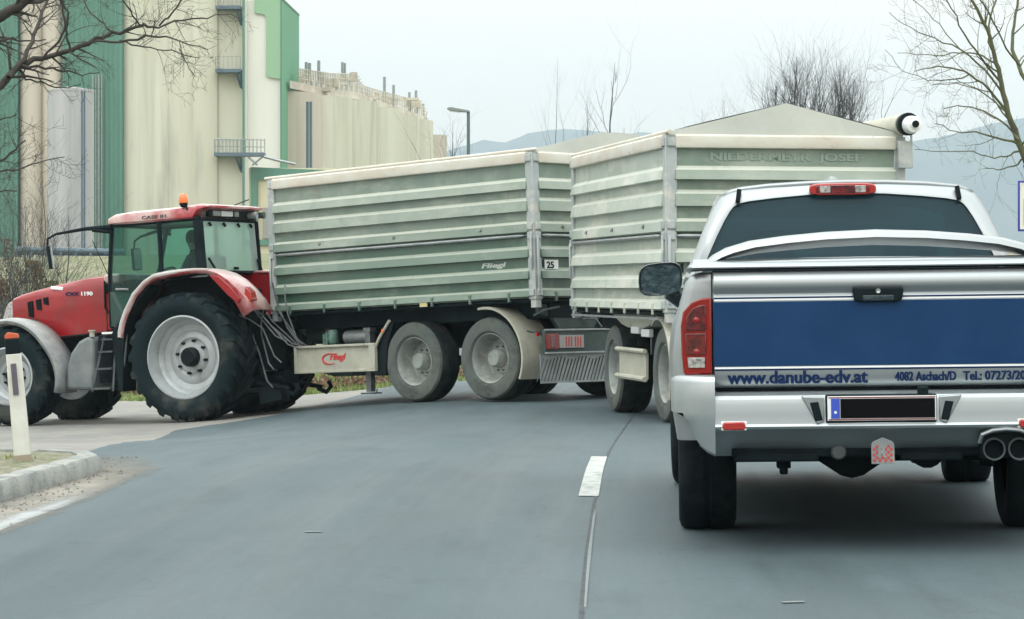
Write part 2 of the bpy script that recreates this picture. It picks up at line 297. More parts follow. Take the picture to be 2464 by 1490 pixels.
def text(s, name, m, parent, origin, xdir, updir, w, h, bold=.0, depth=.0008, lift=.001, sx=0.):
    cu = bpy.data.curves.new('t', 'FONT'); cu.body = s; cu.offset = bold; cu.extrude = .01; cu.shear = sx; cu.resolution_u = 3
    to = bpy.data.objects.new('t', cu); COL.objects.link(to); bpy.context.view_layer.update()
    dg = bpy.context.evaluated_depsgraph_get(); me = bpy.data.meshes.new_from_object(to.evaluated_get(dg))
    bpy.data.objects.remove(to)
    X = [v.co.x for v in me.vertices]; Y = [v.co.y for v in me.vertices]
    x0, x1, y0, y1 = min(X), max(X), min(Y), max(Y)
    xd = Vector(xdir).normalized(); ud = Vector(updir).normalized(); nd = xd.cross(ud); O = Vector(origin)
    for v in me.vertices:
        a = (v.co.x - x0) / (x1 - x0) * w; b = (v.co.y - y0) / (y1 - y0) * h; c = lift + (depth if v.co.z > 0 else 0)
        v.co = O + xd * a + ud * b + nd * c
    if bold > .015:                                # heavier strokes: three slightly shifted layers
        import bmesh
        bm = bmesh.new(); bm.from_mesh(me)
        for k in (-1, 1):
            d = bmesh.ops.duplicate(bm, geom=list(bm.verts)[:len(me.vertices)] + list(bm.edges)[:len(me.edges)] + list(bm.faces)[:len(me.polygons)])
            bmesh.ops.translate(bm, verts=[g_ for g_ in d['geom'] if isinstance(g_, bmesh.types.BMVert)], vec=xd * (k * h * .035) + nd * (.0003 * (k + 2)))
            bm.verts.ensure_lookup_table(); bm.edges.ensure_lookup_table(); bm.faces.ensure_lookup_table()
        bm.to_mesh(me); bm.free()
    me.name = name; me.materials.clear(); me.materials.append(M[m])
    o = bpy.data.objects.new(name, me); COL.objects.link(o); o.parent = parent; return o
def lerp(a, b, t): return a + (b - a) * t
def interp(x, xs, ys):
    if x <= xs[0]: return ys[0]
    for i in range(len(xs) - 1):
        if x <= xs[i + 1]: return lerp(ys[i], ys[i + 1], (x - xs[i]) / (xs[i + 1] - xs[i]))
    return ys[-1]
def sm(a, b, x): t = max(0, min(1, (x - a) / (b - a))); return t * t * (3 - 2 * t)

# ---------------------------------------------------------------- terrain and roads
EX = [-60, -30, -12, -7.2, -5.4, -4.6, -3.7, -2.5, -1.4, 0, 1.5]; EY = [1.1, .9, .66, .53, .46, .41, .335, .2, .07, .015, 0]
def H(x, y):
    e = sum(interp(x + d, EX, EY) for d in (-.6, -.3, 0, .3, .6)) / 5
    z = -.19 * sm(17, 31, y) - e * sm(22.5, 35.5, y)
    z += .012 * max(0, min(4, x - .95)) * (1 - sm(18, 27, y))
    z += 3.4 * sm(56, 130, y) + .5 * sm(47, 56, y) * (1 - sm(-2.5, 1, x))
    return z
def lines(pts):
    L = []
    for a, b, st in pts:
        n = max(1, round((b - a) / st)); L += [a + (b - a) * i / n for i in range(n)]
    return L + [pts[-1][1]]
gx = lines([(-2500, -400, 300), (-400, -60, 40), (-60, -14, 3), (-14, 6, .5), (6, 60, 5), (60, 400, 40), (400, 4000, 300)])
gx = [-4000] + gx
gy = lines([(-2500, -400, 300), (-400, -60, 40), (-60, 14, 6), (14, 60, .5), (60, 140, 4), (140, 400, 30), (400, 5200, 400)])
def near_e(x): return interp(x, [-60, -20, -8, -3.6, -3.1, -1.9], [40, 23.2, 20.3, 19.4, 19.0, 18.6])
def road_cov(x, y):
    if -3.3 < x < 5 and y < 100: return 1
    if x <= -3.3 and y > near_e(x) + .6 and y < interp(x, [-30, -7.2, -2.1], [63, 48, 44.4]) - .6: return 1
    return 0
g = MB(); g.grid([[(x, y, H(x, y) - (.08 if road_cov(x, y) else .02)) for x in gx] for y in gy])
tag(g.build('ground', 'ground'), kind='structure')
sx_ = lines([(-60, -14, 2), (-14, -2, .3)])
def far_e(x): return interp(x, [-60, -30, -7.2, -2.0], [84, 63, 48, 44.6])
g = MB(); g.grid([[(x, lerp(near_e(x), far_e(x), j / 90), H(x, lerp(near_e(x), far_e(x), j / 90))) for x in sx_] for j in range(91)])
tag(g.build('side_road', 'beige_road'), kind='structure')
def leftx(y):
    return interp(y, [5, 16, 18.6, 19.5, 21.4, 25.7, 29.8, 33, 35.6, 37.5, 41, 44.5], [-3.25, -3.18, -3.12, -3.28, -3.5, -3.65, -4.05, -4.35, -4.5, -3.4, -2.6, -2.1]) + .05 * noise.noise((y * 1.7, 0, 0)) * (1 if y > 20 else 0)
ay = lines([(-25, 14, 2), (14, 48, .25), (48, 110, 2)])
g = MB(); g.grid([[(lerp(leftx(y), 5.6, i / 40), y, H(lerp(leftx(y), 5.6, i / 40), y) + .008) for i in range(41)] for y in ay])
tag(g.build('main_road', 'asphalt'), kind='structure')
def strip(name, m, pts, wid, off, ragged=0):
    rows = []
    P = []
    for i in range(len(pts) - 1):
        a, b = Vector(pts[i]), Vector(pts[i + 1]); n = max(1, int((b - a).length / .15))
        P += [a.lerp(b, k / n) for k in range(n)]
    P.append(Vector(pts[-1]))
    for i, p in enumerate(P):
        t = (P[min(i + 1, len(P) - 1)] - P[max(i - 1, 0)]).normalized(); nn = Vector((t.y, -t.x))
        ww = wid(i / (len(P) - 1)) if callable(wid) else wid
        ww *= 1 + ragged * noise.noise((i * .09, wid(0) if callable(wid) else wid, len(P)))
        rows.append([(p.x + nn.x * s * ww, p.y + nn.y * s * ww, H(p.x + nn.x * s * ww, p.y + nn.y * s * ww) + off) for s in (-.5, -.25, 0, .25, .5)])
    g = MB(); g.grid(rows); o = g.build(name, m); at = o.data.attributes.new('m', 'FLOAT', 'POINT'); L_ = len(P)
    for i in range(L_):
        en = min(1, i / (L_ * .12 + .01), (L_ - 1 - i) / (L_ * .3 + .01))
        for j in range(5): at.data[i * 5 + j].value = (0, .8, 1, .8, 0)[j] * en
    return o
seam = [(.02 + .0135 * y + .001 * y * y, y) for y in range(8, 34)]
tag(strip('road_seam', 'tar', seam, .018, .012, .5), kind='structure')
tag(strip('lane_marking', 'paint', [(.475, 16.55), (.59, 19.1), (.69, 21.1)], .125, .013), kind='structure')
tag(strip('worn_marking', 'wornpaint', [(.034 + .0135 * y + .001 * y * y, y) for y in (10.2, 11, 12, 13, 14, 15, 16, 16.8)], .022, .0135, .6), kind='structure')
tag(strip('edge_line', 'faintpaint', [(-2.88, 9), (-2.79, 14.4), (-2.66, 16.8), (-2.60, 18.6)], .26, .013, .2), kind='structure')
tag(strip('dirt_strip', 'sand', [(-3.0, 7), (-2.95, 14), (-2.80, 17.5), (-2.82, 19.3), (-3.05, 20.6), (-3.35, 22.2)], lambda t: .66, .011, .2), kind='structure')
for x, y in [(-1.05, 14.1), (1.15, 10.9)]:
    tag(strip('worn_marking', 'oldpaint', [(x - .045, y), (x + .045, y + .01)], .045, .013), kind='structure')
# ---- traffic island with its kerb
kp = [(-3.2, 5), (-3.17, 12), (-3.1, 16), (-3.0, 17.3), (-2.92, 18.4), (-2.93, 19.0), (-3.06, 19.45), (-3.4, 19.8), (-4.1, 20.0), (-8, 20.7), (-20, 23.5)]
def dense(pts, st=.4):
    P = []
    for i in range(len(pts) - 1):
        a, b = Vector(pts[i]), Vector(pts[i + 1]); n = max(1, int((b - a).length / st)); P += [a.lerp(b, k / n) for k in range(n)]
    return P + [Vector(pts[-1])]
P = dense(kp, .1); g = MB(); rows = []; acc = 0
for i, p in enumerate(P):
    t = (P[min(i + 1, len(P) - 1)] - P[max(i - 1, 0)]).normalized(); nn = Vector((-t.y, t.x)); z = H(p.x, p.y)
    acc += 1; jt = .018 if acc % 10 == 0 else 0; j = .004 * random.random() + .005 * noise.noise((p.x * 2, p.y * 2, 0)) - jt
    q = lambda a, h: (p.x + nn.x * (a + jt), p.y + nn.y * (a + jt), z + h)
    rows.append([q(0, -.05), q(.0, .02), q(.012, .105 + j), q(.03, .128 + j), q(.16, .132 - jt), q(.17, .06)])
g.grid(rows); tag(g.build('kerb', 'kerb'), kind='structure')
g = MB(); rows = []
for i, p in enumerate(P):
    t = (P[min(i + 1, len(P) - 1)] - P[max(i - 1, 0)]).normalized(); nn = Vector((-t.y, t.x)); z = H(p.x, p.y)
    rows.append([(p.x + nn.x * .165 + (-9 - p.x) * k * 1., p.y + nn.y * .165 + (-(p.y - 12.5) * k), z + .118 + .03 * sin(k * 3) + .012 * noise.noise((p.x * 3, p.y * 3, k * 9))) for k in (0, .02, .05, .09, .15, .3, .6, 1)])
g.grid(rows); tag(g.build('island_ground', 'islandsoil'), kind='structure')
def tufts(name, m, n, area, h0, h1, zf, kind='stuff', label='grass', cat='grass', wd=.012):
    g = MB()
    for _ in range(n):
        x, y = area(); z = zf(x, y); a = random.random() * pi; hh = random.uniform(h0, h1); lx, ly = (random.random() - .5) * hh, (random.random() - .5) * hh
        dx, dy = cos(a) * wd, sin(a) * wd
        g.add([(x - dx, y - dy, z), (x + dx, y + dy, z), (x + lx, y + ly, z + hh)], [(0, 1, 2)])
    o = g.build(name, m, smooth=False); tag(o, label, cat, kind=kind); return o
def a_isl():
    while 1:
        x, y = random.uniform(-6.0, -3.27), random.uniform(14.5, 19.5)
        if noise.noise((x * 1.6, y * 1.1, 3)) > -.05 and (y < 19.2 or x < -3.9): return x, y
tufts('island_grass', 'blade', 5200, a_isl, .012, .05, lambda x, y: H(x, y) + .115, label='thin grass and moss growing on the kerbed island', wd=.006)
def a_ver():
    while 1:
        x = random.uniform(-13, -.5); y = far_e(min(x, -2)) + random.uniform(-.15, 7) ** 1.0
        if noise.noise((x * .9, y * .5, 0)) > -.25 or random.random() < .35: return x, y
tufts('verge_grass', 'blade', 24000, a_ver, .03, .12, lambda x, y: H(x, y) - .02, label='green grass on the verge behind the trailer and tractor', wd=.02)
def a_lf():
    x = random.uniform(-9, -.5); return x, far_e(min(x, -2)) + abs(random.gauss(0, 1)) * 1.6 + 1.2
def leaves():
    g = MB()
    for _ in range(3800):
        x, y = a_lf(); z = H(x, y) + random.random() * .1; R = Euler((random.random() * 3, random.random() * 3, random.random() * 6)).to_matrix(); s_ = random.uniform(.02, .06)
        g.add([Vector((x, y, z)) + R @ Vector(p) for p in [(-s_, -s_ * .6, 0), (s_, -s_ * .6, 0), (s_ * .7, s_ * .6, 0), (-s_ * .8, s_ * .5, 0)]], [(0, 1, 2, 3)])
    tag(g.build('dead_leaves', 'leaf', smooth=False), 'brown dead leaves scattered over the grass verge', 'leaves', kind='stuff')
leaves()
def gravel():
    g = MB()
    for _ in range(420):
        y = random.uniform(11, 21); x = -3.13 + (y - 11) * .022 + abs(random.gauss(0, .13)) if y < 19 else random.uniform(-3.6, -2.9); z = H(x, y) + .012; s_ = random.uniform(.004, .014); R = Euler((random.random() * 3, random.random() * 3, random.random() * 6)).to_matrix()
        g.add([Vector((x, y, z)) + R @ (Vector(p) * s_) for p in [(1, 0, 0), (-1, .2, 0), (0, 1, .1), (0, -1, 0), (0, 0, .8), (.1, 0, -.8)]], [(0, 2, 4), (2, 1, 4), (1, 3, 4), (3, 0, 4), (2, 0, 5), (1, 2, 5), (3, 1, 5), (0, 3, 5)])
    tag(g.build('gravel', 'grit', smooth=False), 'small loose stones and grit gathered along the kerb foot', 'gravel', kind='stuff')
gravel()
# ---- hills
def hill(name, pts, y0, depth):
    P = pts; g = MB(); rows = []
    for k in range(5):
        t = k / 4; rows.append([(x * (1 + max(0, depth) * t / abs(y0)), y0 + depth * t, -5 + (z * (1 + max(0, depth) * t / abs(y0)) + 5) * sin(t * pi / 2) + (noise.noise((x * .007, t * 3, 0)) * 3 + noise.noise((x * .06, t * 5, 2)) * 2 if t > 0 else 0)) for x, z in P])
    g.grid(rows); tag(g.build(name, 'hill'), kind='structure')
def ridge(ctrl, y0, n):
    return [(((xd - 1232) / 6416) * y0, 1.29 + (698 - yd) / 6416 * y0) for xd, yd in [(x, interp(x, [c[0] for c in ctrl], [c[1] for c in ctrl])) for x in [lerp(ctrl[0][0], ctrl[-1][0], i / n) for i in range(n + 1)]]]
hill('hill', ridge([(-1400, 420), (700, 400), (1050, 372), (1110, 352), (1170, 336), (1215, 344), (1270, 322), (1330, 312), (1420, 314), (1480, 322), (1560, 318), (1640, 318), (1800, 340), (2000, 352), (2200, 360), (2900, 400)], 3600, 240), 3600, 300)
hill('hill', ridge([(1900, 420), (2100, 372), (2190, 342), (2260, 330), (2340, 312), (2420, 292), (2600, 270), (3200, 300), (3900, 420)], 3500, 200), 3500, 300)
hill('hill', [(x, 14 + 5 * noise.noise((x * .02, 3, 1))) for x in range(-400, 401, 10)], -62, -60)  # unseen hill added behind the camera to darken reflections on the pickup
# ---- haze
hz = MB(); hz.b2((-4500, -300, -3.5), (4500, 5100, 420)); hm = bpy.data.materials.new('haze'); hm.use_nodes = True; t = hm.node_tree; t.nodes.clear()
ho = t.nodes.new('ShaderNodeOutputMaterial'); pv = t.nodes.new('ShaderNodeVolumePrincipled'); pv.inputs['Color'].default_value = (.74, .91, 1.0, 1)
pv.inputs['Density'].default_value = .00026; pv.inputs['Anisotropy'].default_value = .2; t.links.new(pv.outputs[0], ho.inputs['Volume'])
M['haze'] = hm; tag(hz.build('haze', hm, smooth=False), 'pale haze fading the hills and silos', 'haze', kind='stuff')

# ================================================================= PICKUP
PK = empty('pickup_truck', (1.80, 13.0, .003), (0, radians(-.75), radians(-3.6)),
           label='silver pickup truck with a blue tailgate panel and web address', cat='pickup truck')
# bed sides: lofted skin, y forward
def side_prof(y):
    fl = .018 * math.exp(-((y - 1.35) / .55) ** 2)
    return [(.985, .56), (1.0 + fl, .66), (1.008 + fl, .85), (1.005 + fl, 1.0), (.99 + fl, 1.12), (.965, 1.22), (.948, 1.29), (.935, 1.335), (.905, 1.372), (.86, 1.385), (.81, 1.385)]
for sg in (-1, 1):
    g = MB(); rows = []
    ys = [0.06, .075, .11, .2, .5, .8, 1.0, 1.15, 1.35, 1.55, 1.7, 1.9, 2.0]
    for i, y in enumerate(ys):
        pr = side_prof(y); ins = [.05, .02, .006][i] if i < 3 else 0
        wh = y > .86 and y < 1.84; zb = .4 + sqrt(max(0, .46 ** 2 - (y - 1.35) ** 2)) if wh else .5
        rows.append([((x - ins) * sg, y, max(z, zb) if wh else z) for x, z in pr])
    rows.insert(0, [(x * sg * .0 + sg * .79, .058, z) for x, z in side_prof(0)])
    g.grid(rows); g.build('bed_side', 'silver', PK, ang=60)
g = MB()
prof = [(.10, 1.392), (.05, 1.39), (.018, 1.378), (.004, 1.34), (.0, 1.315), (.006, 1.30), (.018, 1.285), (.02, 1.275), (.008, 1.262), (0, 1.25), (0, 1.1), (0, .90), (.002, .85), (.015, .825), (.05, .815)]
rows = [[(x, y + (.01 if abs(x) > .8 else 0), z) for y, z in prof] for x in (-.803, -.797, -.5, -.2, 0, .2, .5, .797, .803)]
g.grid(rows); TG = g.build('tailgate', 'silver', PK, ang=50)
g = MB().b2((-.809, .055, .80), (.809, .12, 1.385)); g.build('tailgate_gap', 'seam', PK)
g = MB().b2((-.8, -.004, .922), (.8, .02, 1.238)); g.build('blue_panel', 'blue', TG, bevel=.001)
for z in (1.256, .905): g = MB().b2((-.797, -.003, z - .004), (.797, .02, z + .004)); g.build('pinstripe', 'navy', TG)
for z in (1.247, .914): g = MB().b2((-.797, -.0035, z - .0045), (.797, .02, z + .0045)); g.build('pinstripe', 'white', TG)
text('www.danube-edv.at', 'lettering', 'navy', TG, (-.735, 0, .835), (1, 0, 0), (0, 0, 1), .68, .064, bold=.017, lift=.002)
text('4082 Aschach/D', 'lettering', 'navy', TG, (.078, 0, .842), (1, 0, 0), (0, 0, 1), .295, .046, bold=.016, lift=.002)
text('Tel.: 07273/2005', 'lettering', 'navy', TG, (.408, 0, .842), (1, 0, 0), (0, 0, 1), .35, .046, bold=.016, lift=.002)
# handle
g = MB(); pl = [(-.125, .018), (-.12, .034), (.12, .034), (.127, .018), (.118, -.03), (.095, -.04), (-.095, -.04), (-.118, -.03)]
g.prism(pl, lambda x, z: (x, .01, z + 1.268), lambda x, z: (x * .96, -.028, z * .92 + 1.268)); hd = g.build('handle', 'black', TG, bevel=.006)
MB().b2((-.075, -.032, 1.235), (.075, -.024, 1.262)).build('handle_grip', 'mirror_plastic', TG, bevel=.004)
g = MB(); g.lathe([(0, 0), (.012, .001), (.012, .004)], (-.0, -.031, 1.284), n=12, sgn=-1); g.build('lock', 'chrome', TG)
# tail lights
def tail_light(sg):
    X = lambda x: sg * x
    out = [(-.811, .885), (-.811, 1.262), (-.86, 1.256), (-.91, 1.235), (-.95, 1.19), (-.962, 1.12), (-.958, .98), (-.95, .892), (-.94, .884)]
    out = [(X(-x) * -1, z) for x, z in out]
    yf = lambda x: -.012 + max(0, abs(x) - .88) ** 2 * 6
    g = MB(); g.prism(out, lambda x, z: (x, .12, z), lambda x, z: (x, yf(x), z)); L = g.build('tail_light', 'lamp_red', PK, bevel=.008)
    def seg(pl, m, name, d):
        g = MB(); g.prism([(sg * a, b) for a, b in pl], lambda x, z: (x, .02, z), lambda x, z: (x, yf(x) - d, z)); g.build(name, m, L, bevel=.003)
    seg([(.838, 1.10), (.838, 1.225), (.87, 1.222), (.905, 1.205), (.932, 1.165), (.938, 1.10)], 'lamp_dark', 'light_lens', .003)
    seg([(.838, .985), (.838, 1.085), (.938, 1.085), (.936, .985)], 'lamp_dark', 'light_lens', .003)
    seg([(.845, .918), (.845, .968), (.93, .968), (.926, .918)], 'lamp_clear', 'light_lens', .003)
    for c in ((.885, 1.15), (.885, .995)):
        g = MB(); g.lathe([(0, .004), (.012, .003), (.016, 0)], (sg * c[0], yf(c[0]) - .003, c[1]), n=16, sgn=-1); g.build('bulb', 'lamp_red', L)
for sg in (-1, 1): tail_light(sg)
# bumper
def bump_prof(k=0, top=.80):
    return [(.10, top), (-.06, top - .008), (-.115, top - .018), (-.133, top - .035), (-.138, top - .06), (-.138, .69), (-.142, .645), (-.15, .634), (-.143, .622), (-.10, .598), (-.055, .565), (-.01, .53), (.03, .505), (.08, .48)]
g = MB(); rows = [[(x, y - .012 * cos(x * 1.9), z) for y, z in bump_prof()] for x in [lerp(-.80, .80, i / 16) for i in range(17)]]
g.grid(rows); BP = g.build('bumper', 'silver_grey', PK, ang=28)
for sg in (-1, 1):
    g = MB(); rows = []
    plan = [(.80, -.146), (.84, -.143), (.88, -.132), (.92, -.112), (.955, -.08), (.985, -.03), (1.003, .05), (1.012, .16), (1.015, .34), (1.012, .48)]
    for i, (x, y) in enumerate(plan):
        zb = interp(x, [.8, .86, .92, .96, .99, 1.015], [.49, .52, .585, .66, .74, .82]); nx = sm(.86, 1.0, x); 
        rows.append([(sg * (x - nx * d), y + (1 - nx) * d, z) for d, z in [(.12, .884), (.03, .882), (.008, .872), (0, .85), (0, .76), (.001, .70), (.004, max(.66, zb + .03)), (.03, zb + .01), (.10, zb - .005)]])
    g.grid(rows); g.build('bumper_corner', 'silver_grey', BP, ang=50)
    # plate-side recess and dark step pad
    g = MB(); g.prism([(sg * .385, .78), (sg * .275, .775), (sg * .275, .655), (sg * .31, .64)], lambda x, z: (x, -.10, z), lambda x, z: (x, -.158, z)); g.build('bumper_moulding', 'silver', BP, bevel=.006)
    g = MB(); g.prism([(sg * .345, .748), (sg * .303, .752), (sg * .282, .662), (sg * .32, .658)], lambda x, z: (x, -.15, z), lambda x, z: (x, -.162, z)); g.build('step_pad', 'black', BP, bevel=.004)
    # reflector
    MB().b2((sg * .648, -.13, .616), (sg * .772, -.149, .66)).build('reflector_frame', 'white', BP, bevel=.004)
    g = MB(); g.prism([(sg * .66, .618), (sg * .76, .618), (sg * .768, .638), (sg * .76, .658), (sg * .66, .658), (sg * .652, .638)], lambda x, z: (x, -.14, z), lambda x, z: (x, -.158, z)); g.build('reflector', 'lamp_bright', BP, bevel=.006)
MB().b2((-.27, -.10, .645), (.265, -.156, .785)).build('plate_holder', 'black', BP, bevel=.01)
g = MB(); g.box((0, -.162, .718), (.52, .008, .118)); PL = g.build('number_plate', 'white', BP, bevel=.002)
for z in (.771, .665): MB().box((0, -.1665, z), (.51, .003, .005)).build('plate_border', 'plateedge', BP)
MB().box((-.222, -.167, .718), (.042, .004, .096)).build('country_band', 'eu', BP)
g = MB(); g.lathe([(0, .001), (.007, .001), (.007, 0)], (-.222, -.169, .70), n=10, sgn=-1); g.build('star_ring', 'white', BP)
MB().box((.028, -.167, .718), (.452, .004, .094)).build('plate_field', 'plateblack', BP)
MB().box((.2, -.13, .80), (.05, .05, .04)).build('plate_lamp', 'black', BP, bevel=.006)
# exhaust tips
for x in (.535, .655):
    g = MB(); g.lathe([(.046, .25), (.05, -.12), (.054, -.125), (.052, -.13), (.044, -.122), (.042, .1), (0, .1)], (x, -.03, .515), n=28); ex = g.build('exhaust_tip', 'under', PK); g = MB(); g.lathe([(.047, -.125), (.054, -.128), (.054, -.11), (.051, -.10)], (x, -.032, .515), n=28); g.build('tip_rim', 'darkplast', ex)
g = MB(); g.tube([(.47 + .0, -.115, .545), (.48, -.135, .585), (.53, -.143, .606), (.595, -.145, .612), (.66, -.143, .606), (.71, -.135, .585), (.72, -.115, .545)], .011, 8); g.build('exhaust_trim', 'silver', BP)
MB().b2((.475, -.11, .47), (.715, .05, .585)).build('exhaust_recess', 'seam', BP)
# hitch badge
g = MB(); g.prism([(-.05, .447), (-.05, .543), (-.04, .556), (.005, .575), (.05, .556), (.06, .543), (.062, .447)], lambda x, z: (x, -.115, z), lambda x, z: (x, -.13, z)); BD = g.build('hitch_badge', 'greyplast', PK, bevel=.002)
g = MB()
for i in range(7):
    for j in range(6):
        if (i + j) % 2 == 0 and not (2 <= i <= 4 and j == 5):
            x0 = -.042 + i * .0135; z0 = .458 + j * .0135
            g.b2((x0, -.132, z0), (x0 + .0125, -.125, z0 + .0125))
g.build('badge_pattern', 'stickerred', BD, smooth=False)
text('R', 'badge_letter', 'greyplast', BD, (-.016, -.1325, .478), (1, 0, 0), (0, 0, 1), .04, .055, bold=.03, lift=.0005)
g = MB(); g.lathe([(0, .012), (.03, .01), (.038, 0), (.04, -.02)], (-.2, -.02, .50), n=20, sgn=-1); g.build('socket_cap', 'darkplast', PK)
# underbody
g = MB(); g.b2((-.72, .0, .475), (.72, .5, .56)); g.b2((-.80, .5, .5), (.80, 4.9, .62)); g.b2((-.6, .1, .46), (-.52, 5.0, .56)); g.b2((.52, .1, .46), (.6, 5.0, .56))
g.b2((-.78, 1.9, .33), (.78, 4.3, .5)); g.b2((-.97, 1.95, .29), (-.7, 4.1, .42)); g.b2((.7, 1.95, .29), (.97, 4.1, .42)); g.b2((-.8, 5.0, .34), (.8, 5.5, .5)); g.b2((-.62, .5, .455), (.62, 1.0, .5)); g.b2((-.70, -.02, .455), (-.30, .06, .50)); g.b2((.1, -.02, .455), (.4, .06, .50))  # low belly and side boxes added to deepen the shade under the truck
g.build('frame', 'under', PK, bevel=.01)
g = MB(); g.prism([(-.36, .46), (-.30, .47), (.16, .47), (.24, .46), (.0, .30), (-.06, .285), (-.12, .30)], lambda x, z: (x, 1.2, z), lambda x, z: (x, 1.5, z)); g.cyl((-.75, 1.35, .42), (.75, 1.35, .42), .045, 12); g.build('rear_axle', 'under', PK, bevel=.006)
g = MB(); g.tube([(.16, .5, .47), (.20, .5, .47), (.26, .5, .465), (.33, .5, .47), (.38, .5, .48)], [.02, .06, .075, .06, .03], 14); g.tube([(.27, .45, .47), (.3, 1.9, .47)], .085, 14); g.cyl((.535, .15, .5), (.4, 1.2, .5), .035); g.build('muffler', 'under', PK)
g = MB(); g.b2((-.49, .3, .40), (-.42, .4, .5)); g.b2((-.475, .3, .37), (-.435, .4, .41)); g.cyl((-.455, .35, .5), (-.455, .5, .75), .03); g.b2((-.7, .25, .44), (-.66, .3, .5)); g.b2((-.63, .25, .445), (-.61, .3, .5)); g.build('shock_mount', 'under', PK, bevel=.008)
# wheels
def truck_wheel(x, y, sg, yaw=0):
    g = MB(); R, W = .40, .147
    g.lathe([(.22, W * .8), (.27, W), (.34, W * 1.04), (.372, W * .96), (.389, W * .8), (R, W * .5), (R, W * .12), (R - .01, W * .1), (R - .01, -W * .1), (R, -W * .12), (R, -W * .5), (.389, -W * .8), (.372, -W * .96), (.34, -W * 1.04), (.27, -W), (.22, -W * .8)], (0, 0, 0), n=44, axis='x')
    T = g.build('wheel', 'tyre', PK, loc=(x, y, R)); T.rotation_euler = (0, 0, yaw)
    g = MB(); g.lathe([(.22, .8 * W), (.20, .10), (.19, -.06), (.10, .03), (.03, .06), (0, .06)], (0, 0, 0), n=28, axis='x', sgn=sg); g.build('rim', 'silver_grey', T)
    for s in range(5):
        a = s * 2 * pi / 5; MB().box((sg * .07, cos(a) * .125, sin(a) * .125), (.03, .045, .17), rot=(a - pi / 2, 0, 0)).build('spoke', 'silver_grey', T, bevel=.005)
for x, y, sg in ((-.83, 1.35, -1), (.89, 1.35, 1), (-.87, 4.7, -1), (.91, 4.7, 1)): truck_wheel(x, y, sg, 0 if y < 3 else -.04)
# cargo lid with wing
g = MB(); rows = []
for j in range(9):
    t = j / 8; y = lerp(.02, 1.98, t)
    rows.append([(x * (1 if abs(x) > .01 else 1), y, 1.405 + (.02 + .03 * sin(t * 1.4)) * (1 - (abs(x) / .93) ** 2.4) + (.018 if abs(x) < .92 else .0)) for x in [-.93, -.915, -.8, -.55, -.28, 0, .28, .55, .8, .915, .93]])
g.grid(rows); LID = g.build('bed_cover', 'silver', PK, solid=.03, ang=50)
g = MB(); g.grid([[(x * (1 - .01 * (z > 1.43)), y, z) for y, z in ((.06, 1.402), (.004, 1.402), (.0, 1.408), (.006, 1.420), (.022, 1.434), (.05, 1.444), (.10, 1.449), (.2, 1.449))] for x in (-.905, -.9, -.6, -.3, 0, .3, .6, .9, .905)]); g.build('cover_edge', 'silver', LID, ang=60)
g = MB(); g.b2((-.90, .03, 1.394), (.90, .09, 1.4015)); g.build('cover_seal', 'seam', LID)
o_ = [(-.835, 1.44), (-.80, 1.47), (-.735, 1.505), (-.62, 1.538), (-.45, 1.560), (-.25, 1.577), (0, 1.586), (.25, 1.577), (.45, 1.560), (.62, 1.538), (.735, 1.505), (.80, 1.47), (.835, 1.44)]
i_ = [(-.765, 1.44), (-.735, 1.452), (-.68, 1.468), (-.58, 1.490), (-.42, 1.508), (-.24, 1.522), (0, 1.530), (.24, 1.522), (.42, 1.508), (.58, 1.490), (.68, 1.468), (.735, 1.452), (.765, 1.44)]
g = MB(); rows = []
for (xo, zo), (xi, zi) in zip(o_, i_):
    f = lerp
    zi2 = zi - .018 * (1 - (abs(xi) / .77) ** 4)
    rows.append([(xi, .22, zi2), (xi, .075, f(zi, zo, .12)), (f(xi, xo, .3), .035, f(zi, zo, .3)), (f(xi, xo, .8), .045, f(zi, zo, .75)), (xo, .08, zo - .002), (xo, .15, zo), (xo, .24, zo - .012), (f(xi, xo, .4), .32, f(zi, zo, .3)), (xi, .3, zi2), (xi, .22, zi2)])
g.grid(rows); g.build('wing', 'silver', LID, ang=45)
# cab: lower body
g = MB(); rows = []
for y, k, zt in [(2.03, 1, 1.36), (2.06, 1.0, 1.37), (3.0, 1.0, 1.36), (4.1, 1.0, 1.34), (4.75, .985, 1.30), (5.3, .97, 1.2), (5.75, .9, 1.12), (5.85, .8, 1.0)]:
    zb = .45 if not (4.3 < y < 5.2) else .8
    rows.append([(x * k, y, z) for x, z in [(-.9, zb), (-1.0, max(zb, .6)), (-1.0, 1.0), (-.965, zt - .14), (-.925, zt - .02), (-.85, zt), (-.3, zt + .02 * (y > 4)), (.3, zt + .02 * (y > 4)), (.85, zt), (.925, zt - .02), (.965, zt - .14), (1.0, 1.0), (1.0, max(zb, .6)), (.9, zb)]])
rows2 = rows; g.grid(rows); n = 14; g.f.append(tuple(range(n))); g.f.append(tuple(range(len(g.v) - n, len(g.v)))); g.build('cab_body', 'silver', PK, ang=40)
